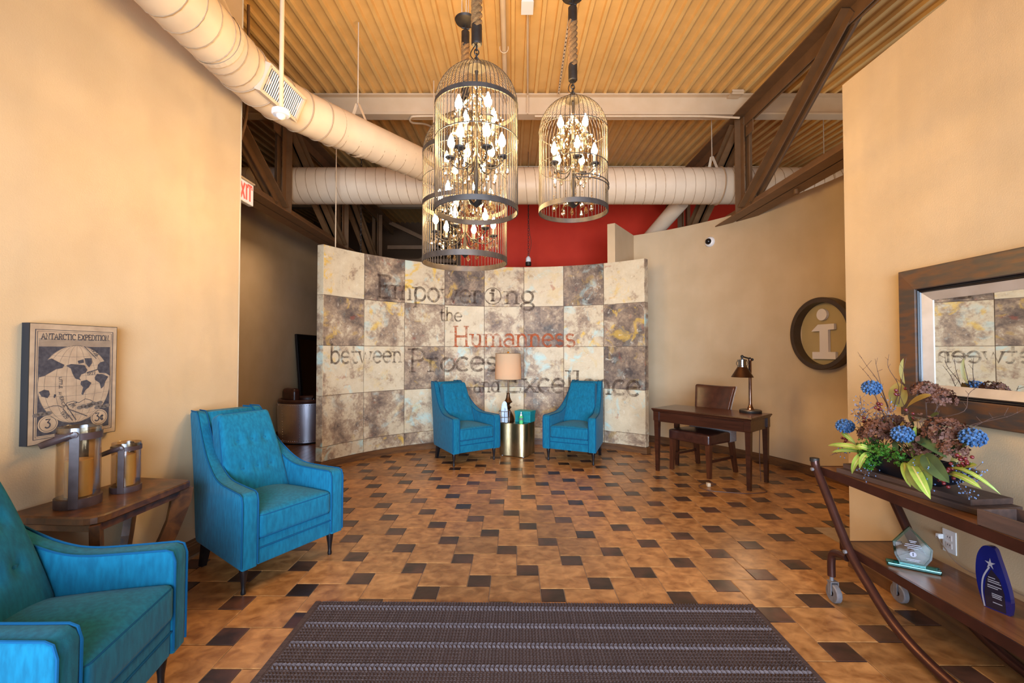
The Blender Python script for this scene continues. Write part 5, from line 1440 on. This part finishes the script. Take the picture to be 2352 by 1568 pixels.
# awards
aw = thing('glass_award', 'clear pointed glass award on a glass base on the lower cart shelf', 'award', (1.985, 2.268, SL), radians(-33))
b = MB(); b.box((0, 0, .009), (.205, .058, .018), ch=.005); b.obj('base', M_awardedge, aw)
AP = [(-.052, .018), (-.070, .055), (-.076, .118), (-.012, .205), (.074, .108), (.070, .060), (.045, .018)]
b = MB(); b.poly(AP, lambda x, y, d: (x, -.009 + d, y), .018); b.obj('plate', M_award, aw)
b = MB(); sc_ = lambda p, k: ((p[0]) * k, .105 + (p[1] - .105) * k)
n = len(AP)
for i in range(n):
    p, q = AP[i], AP[(i + 1) % n]; p2, q2 = sc_(p, .88), sc_(q, .88)
    b.add([(p[0] * 1.01, -.004, p[1]), (q[0] * 1.01, -.004, q[1]), (q2[0], -.0098, q2[1]), (p2[0], -.0098, p2[1])], [(0, 1, 2, 3)])
    b.add([(p[0] * 1.01, .004, p[1]), (q[0] * 1.01, .004, q[1]), (q[0] * 1.01, -.004, q[1]), (p[0] * 1.01, -.004, p[1])], [(0, 1, 2, 3)])
b.obj('bevel', M_awardedge, aw)
em = MB().add([(.0 + .013 * cos(2 * pi * i / 20), -.0106, .072 + .013 * sin(2 * pi * i / 20)) for i in range(20)], [tuple(range(20))]).obj('etched_emblem', M_silver, aw)
b = MB(); text(b, 'i', lambda x, y: (x, -.0110, y), -.003, .065, .016, .006, .2); b.obj('emblem_letter', M_darkaward, em)
b = MB()
for z, w_ in ((.135, .028), (.128, .020), (.117, .058), (.108, .064), (.099, .042), (.045, .052), (.038, .044)): b.add([(-w_ / 2, -.0104, z), (w_ / 2, -.0104, z), (w_ / 2, -.0104, z + .0028), (-w_ / 2, -.0104, z + .0028)], [(0, 1, 2, 3)])
b.obj('etched_line', M_silver, aw, kind='stuff')
ba = thing('flame_award', 'dark blue flame shaped award with a silver star on the lower cart shelf', 'award', (2.012, 1.912, SL), radians(-72))
ba.scale = (.74, .9, 1.0)
BP = [(-.040, 0), (-.062, .06), (-.074, .13), (-.068, .20), (-.045, .245), (-.018, .258), (.012, .252), (.028, .215), (.052, .15), (.070, .09), (.076, .04), (.070, 0)]
BPc = [(v.x, v.y) for v in catmull([(x, y, 0) for x, y in BP], 4)]
b = MB(); b.poly(BPc, lambda x, y, d: (x, -.014 + d, y), .028); b.obj('body', M_blueaward, ba)
b = MB(); b.poly([(-.030, .004), (-.036, .06), (-.028, .12), (-.004, .165), (.030, .135), (.050, .08), (.055, .004)], lambda x, y, d: (x, -.0146, y)); b.obj('plate', M_darkaward, ba)
b = MB(); ribbon(b, [(v.x, v.y) for v in catmull([(-.036, .002, 0), (-.046, .06, 0), (-.040, .12, 0), (-.012, .172, 0)], 6)], .007, lambda x, y: (x, -.0150, y)); b.obj('swoosh', M_silver, ba)
b = MB(); b.add([(-.008 + (.024 if i % 2 == 0 else .008) * cos(pi / 2 + pi * i / 5), -.0155, .186 + (.024 if i % 2 == 0 else .008) * sin(pi / 2 + pi * i / 5)) for i in range(10)] + [(-.008, -.0155, .186)], [(i, (i + 1) % 10, 10) for i in range(10)]); b.obj('star', M_silver, ba)
b = MB()
for z, x0, w_ in ((.128, -.018, .030), (.118, -.020, .050), (.110, -.020, .056), (.096, -.022, .06), (.088, -.022, .045), (.065, -.004, .044), (.058, -.004, .04), (.051, -.002, .04), (.03, .0, .04)): b.add([(x0, -.0152, z), (x0 + w_, -.0152, z), (x0 + w_, -.0152, z + .0035), (x0, -.0152, z + .0035)], [(0, 1, 2, 3)])
b.obj('etched_line', M_silver, ba, kind='stuff')

# ------------------------------------------------------------------ flower arrangement
random.seed(21)
fa = thing('flower_arrangement', 'dried flower arrangement of blue and brown blooms in a long black bowl', 'flowers', (2.03, 2.36, .792))
b = MB(); b.lathe([(.0, .0), (.5, .0), (.72, .3), (.92, .75), (1.0, 1.0), (.94, 1.0), (.85, .72), (.0, .5)], 40, Matrix.Translation((-.02, -.045, .0)) @ Matrix.Rotation(radians(7), 4, 'Z') @ Matrix.Diagonal((.105, .315, .105, 1)))
b.obj('bowl', M_bowl, fa)
def hydrangea(name, c, r, m, pr, npet, flat=.85):
    b = MB()
    for i in range(npet):
        u = random.uniform(-.35, 1); a = i * 2.39996; q = sqrt(max(0, 1 - u * u))
        d = Vector((q * cos(a), q * sin(a), u)); p = Vector(c) + Vector((d.x * r, d.y * r, d.z * r * flat)) * random.uniform(.86, 1.05)
        e1 = d.orthogonal().normalized(); e1.rotate(Matrix.Rotation(random.uniform(0, 6), 3, d)); e2 = d.cross(e1)
        for j in range(4):
            t = j * pi / 2; v = e1 * cos(t) + e2 * sin(t); w = e1 * -sin(t) + e2 * cos(t)
            k = pr * random.uniform(.8, 1.15); lift = d * k * random.uniform(.15, .5)
            b.add([p, p + v * k * .6 + w * k * .42 + lift * .4, p + v * k * 1.1 + lift, p + v * k * .6 - w * k * .42 + lift * .4], [(0, 1, 2, 3)], True)
    return b.obj(name, m, fa)
def stem(p, q, r=.0025, m=M_twig, sag=.02):
    p, q = Vector(p), Vector(q); mid = (p + q) / 2 + Vector((random.uniform(-sag, sag), random.uniform(-sag, sag), random.uniform(0, sag)))
    return MB().tube(catmull([p, mid, q], 4), r, 5).obj('stem', m, fa)
root = lambda: (random.uniform(-.06, .02), random.uniform(-.22, .14), .085)
for c, r in (((-.08, .052, .208), .082), ((.05, -.074, .440), .058), ((.085, -.122, .405), .060), ((-.01, -.236, .260), .080), ((-.05, -.170, .165), .055), ((-.07, .13, .18), .055), ((.0, -.05, .20), .065), ((-.04, -.30, .19), .055), ((.03, .10, .25), .055)):
    hydrangea('hydrangea_head', c, r, M_brownflower, r * .24, 85); stem(root(), c)
for c in ((-.06, .127, .442), (-.11, .262, .211), (-.13, -.146, .238), (-.03, -.384, .267)):
    b = MB()
    for i in range(70):
        u = 1 - 2 * (i + .5) / 70; a = i * 2.39996; q = sqrt(1 - u * u)
        b.octa((c[0] + .043 * q * cos(a), c[1] + .043 * q * sin(a), c[2] + .036 * u), .0075, .0085, a)
    b.ball(c, .036, 10, 8, .8)
    b.obj('blue_bloom', M_blueflower, fa); stem(root(), c)
def leaf(name, p, q, w, m, bend=.05, up=(0, 0, 1), fold=.25, n=9, tipw=.0, rib=None):
    p, q = Vector(p), Vector(q); up = Vector(up).normalized(); mid = (p + q) / 2 + up * bend
    C = [p * (1 - t) ** 2 + mid * 2 * t * (1 - t) + q * t * t for t in [i / n for i in range(n + 1)]]
    vs = []; mvs = []
    for i, c in enumerate(C):
        d = (C[min(i + 1, n)] - C[max(i - 1, 0)]).normalized(); s = d.cross(up)
        s = s.normalized() if s.length > 1e-4 else d.orthogonal().normalized()
        nn = s.cross(d); t = i / n; hw = w * (sin(pi * min(1, t * .96 + .04)) ** .6) if tipw == 0 else w * (1 - .75 * t ** 3)
        vs += [c - s * hw + nn * hw * fold, c, c + s * hw + nn * hw * fold]
        mvs += [c - s * hw * .16 + nn * .0012, c + s * hw * .16 + nn * .0012]
    fs = []
    for i in range(n): fs += [(3 * i, 3 * i + 1, 3 * i + 4, 3 * i + 3), (3 * i + 1, 3 * i + 2, 3 * i + 5, 3 * i + 4)]
    o = MB().add(vs, fs, True).obj(name, m, fa)
    if rib: MB().add(mvs, [(2 * i, 2 * i + 1, 2 * i + 3, 2 * i + 2) for i in range(n)], True).obj('leaf_rib', rib, o)
    return o
for p, q, w, bd in (((-.10, .10, .10), (-.185, .300, .092), .011, .05), ((-.10, .12, .09), (-.175, .285, .055), .009, .04), ((-.10, .09, .09), (-.170, .135, -.030), .013, .10), ((-.11, .06, .10), (-.165, .085, .01), .011, .08),
                    ((-.12, -.14, .10), (-.185, -.248, .012), .012, .05), ((-.12, -.17, .11), (-.205, -.370, -.004), .015, .07), ((-.08, -.30, .09), (-.115, -.500, .080), .010, .07), ((-.07, -.30, .11), (-.085, -.545, .070), .006, .14),
                    ((-.10, .20, .12), (-.115, .285, .170), .008, .03), ((-.06, -.12, .12), (-.09, -.175, .285), .009, .02), ((-.06, -.33, .11), (-.085, -.455, .165), .012, .02), ((-.12, .05, .11), (-.17, .11, .12), .011, .05)):
    leaf('blade_leaf', p, q, w * 1.45, M_blade, bd, (-.65, -.45, .7), .3, 9, 0, M_rib)
leaf('broad_leaf', (-.10, -.20, .15), (-.175, -.330, .005), .058, M_leafg, .05, (-1, -.1, .45), .12, 10)
leaf('broad_leaf', (-.11, -.24, .16), (-.150, -.400, .075), .035, M_leafdark, .03, (-.6, .4, .8), .35, 10)
leaf('broad_leaf', (.04, .065, .345), (.05, .085, .475), .046, M_leafy, .01, (-1, -.35, .1), .1, 10)
leaf('broad_leaf', (.0, -.02, .345), (-.01, -.175, .430), .026, M_leafy, .03, (-.7, 0, .7), .2, 10)
leaf('broad_leaf', (.055, .05, .47), (.06, .06, .605), .012, M_leafy, .03, (0, 1, .1), .2, 10)
leaf('broad_leaf', (.02, -.10, .27), (.0, -.20, .345), .028, M_leafdark, .02, (-.6, .2, .7), .2)
leaf('broad_leaf', (-.06, -.12, .22), (-.09, -.33, .165), .022, M_leafdark, .04, (-.6, 0, .8), .3)
leaf('broad_leaf', (-.11, -.12, .16), (-.155, -.18, .200), .024, M_leafdark, .01, (-1, 0, .5), .2)
leaf('broad_leaf', (.0, .0, .24), (-.03, -.13, .30), .018, M_leafy, .03, (-.5, 0, .9), .2)
leaf('broad_leaf', (-.03, -.33, .20), (-.07, -.40, .24), .022, M_leafdark, .01, (-.8, 0, .6), .2)
for k in range(80):
    a = random.uniform(0, 2 * pi); s = sqrt(random.random()); c = Vector((-.03 + .07 * s * cos(a), -.05 + .26 * s * sin(a), random.uniform(.10, .20 + .12 * (1 - s))))
    d = Vector((random.uniform(-1, .4), random.uniform(-1, 1), random.uniform(.1, 1))).normalized()
    leaf('filler_leaf', c, c + d * random.uniform(.04, .075), random.uniform(.008, .014), random.choice((M_leafdark, M_brownflower, M_leafdark, M_leafy)), .01, (random.uniform(-1, 1), random.uniform(-1, 1), 1), .25, 5)
# fern fringe
for c, r in (((-.115, .09, .135), .045), ((-.12, .02, .125), .05), ((-.12, -.04, .13), .045), ((-.125, .10, .085), .04), ((-.125, .035, .075), .04), ((-.115, -.11, .11), .035), ((-.13, .07, .03), .022), ((-.10, .15, .11), .03)):
    b = MB()
    for i in range(110):
        d = Vector((random.gauss(0, 1), random.gauss(0, 1), random.gauss(0, 1))).normalized() * r * random.uniform(.4, 1.1); p = Vector(c) + d
        e = Vector((random.uniform(-1, 1), random.uniform(-1, 1), random.uniform(-1, 1))).normalized() * .009; f_ = e.orthogonal().normalized() * .004
        b.add([p - e, p + f_, p + e, p - f_], [(0, 1, 2, 3)])
        b.add([p - f_ * 2.2, p + e * .4, p + f_ * 2.2, p - e * .4], [(0, 1, 2, 3)])
    b.obj('fern_tuft', M_green, fa, kind='stuff')
# red berries on sprigs
bme = MB().ball((0, 0, 0), .0078, 8, 6).mesh('berry', M_berry)
for c, n, sp_ in (((-.08, -.396, .157), 13, .045), ((-.10, -.36, .11), 7, .035), ((-.12, -.33, .06), 5, .03), ((-.11, .254, .125), 6, .030), ((-.06, .075, .345), 7, .028), ((-.01, .017, .436), 7, .032), ((-.03, -.06, .33), 3, .03), ((-.08, .14, .26), 4, .03)):
    st_ = stem(root(), c, .0015)
    for i in range(n): inst(bme, 'berry', st_, (c[0] + random.gauss(0, sp_ * .3), c[1] + random.gauss(0, sp_ * .55), c[2] + random.gauss(0, sp_ * .55)))
# blue sprays
for tip in ((-.05, .225, .390), (-.07, .21, .34), (-.08, .236, .314), (-.03, .13, .37), (-.15, -.297, .104), (-.16, -.30, .04), (-.06, -.421, .136), (-.08, -.46, .10), (-.15, .074, -.025), (-.14, .26, .06), (-.09, -.43, .03), (-.02, .05, .40)):
    tip = Vector(tip); base = Vector((-.07, max(-.26, min(.15, tip.y * .55)), .10)); b = MB(); b2_ = MB()
    b.tube(catmull([base, (base + tip) / 2 + Vector((-.01, 0, .03)), tip], 4), .0012, 4)
    for i in range(26):
        t = random.uniform(.55, 1); p = base.lerp(tip, t) + Vector((0, 0, .03 * (1 - t))); q = p + Vector((random.gauss(0, .014), random.gauss(0, .018), random.gauss(0, .018)))
        b.tube([p, q], .0006, 3, caps=False); b2_.octa(q, .0036, .0042, i)
    s_ = b.obj('spray_stem', M_twig, fa); b2_.obj('spray_bud', M_bluespray, s_, kind='stuff')
# bare twigs
for base, tip in (((.0, .09, .32), (-.03, .262, .638)), ((.0, .09, .34), (-.02, .265, .56)), ((.0, .08, .32), (.0, .175, .60)), ((.02, .08, .34), (.02, .105, .625)), ((.03, .06, .36), (.045, .025, .607)), ((.03, -.22, .25), (.13, -.405, .375)), ((.03, -.2, .25), (.13, -.44, .395)), ((.05, -.15, .32), (.13, -.26, .48)), ((.03, -.13, .25), (.02, -.17, .40)), ((-.12, .22, .10), (-.16, .32, .03))):
    p, q = Vector(base), Vector(tip); m1 = p.lerp(q, .4) + Vector((random.gauss(0, .012), random.gauss(0, .014), random.gauss(0, .01))); m2 = p.lerp(q, .75) + Vector((random.gauss(0, .008), random.gauss(0, .012), 0))
    b = MB(); path = catmull([p, m1, m2, q], 4); b.tube(path, [.0022 - .0014 * i / (len(path) - 1) for i in range(len(path))], 5)
    for k in (5, 8, 10):
        if k < len(path): b.tube([path[k], path[k] + Vector((random.gauss(0, .01), random.gauss(0, .02), random.uniform(.01, .035)))], .0009, 4); b.octa(path[k], .003, .004)
    b.obj('twig', M_twig, fa)
for k in range(44):
    a = random.uniform(0, 6.28); p = Vector((-.03, random.uniform(-.22, .16), .18)); q = Vector((random.uniform(-.14, .05), p.y * 1.4 + random.gauss(0, .04), random.uniform(.22, .34)))
    b = MB(); b.tube([p, p.lerp(q, .6) + Vector((0, 0, .02)), q], .0013, 4)
    for j in range(5):
        e = q + Vector((random.gauss(0, .010), random.gauss(0, .012), random.gauss(0, .01))); d = Vector((random.gauss(0, 1), random.gauss(0, 1), random.gauss(0, 1))).normalized() * .012
        b.add([e, e + d + d.orthogonal() * .3, e + d * 2, e + d - d.orthogonal() * .3], [(0, 1, 2, 3)])
    b.obj('dried_sprig', M_brownflower if k % 2 else M_twig, fa)
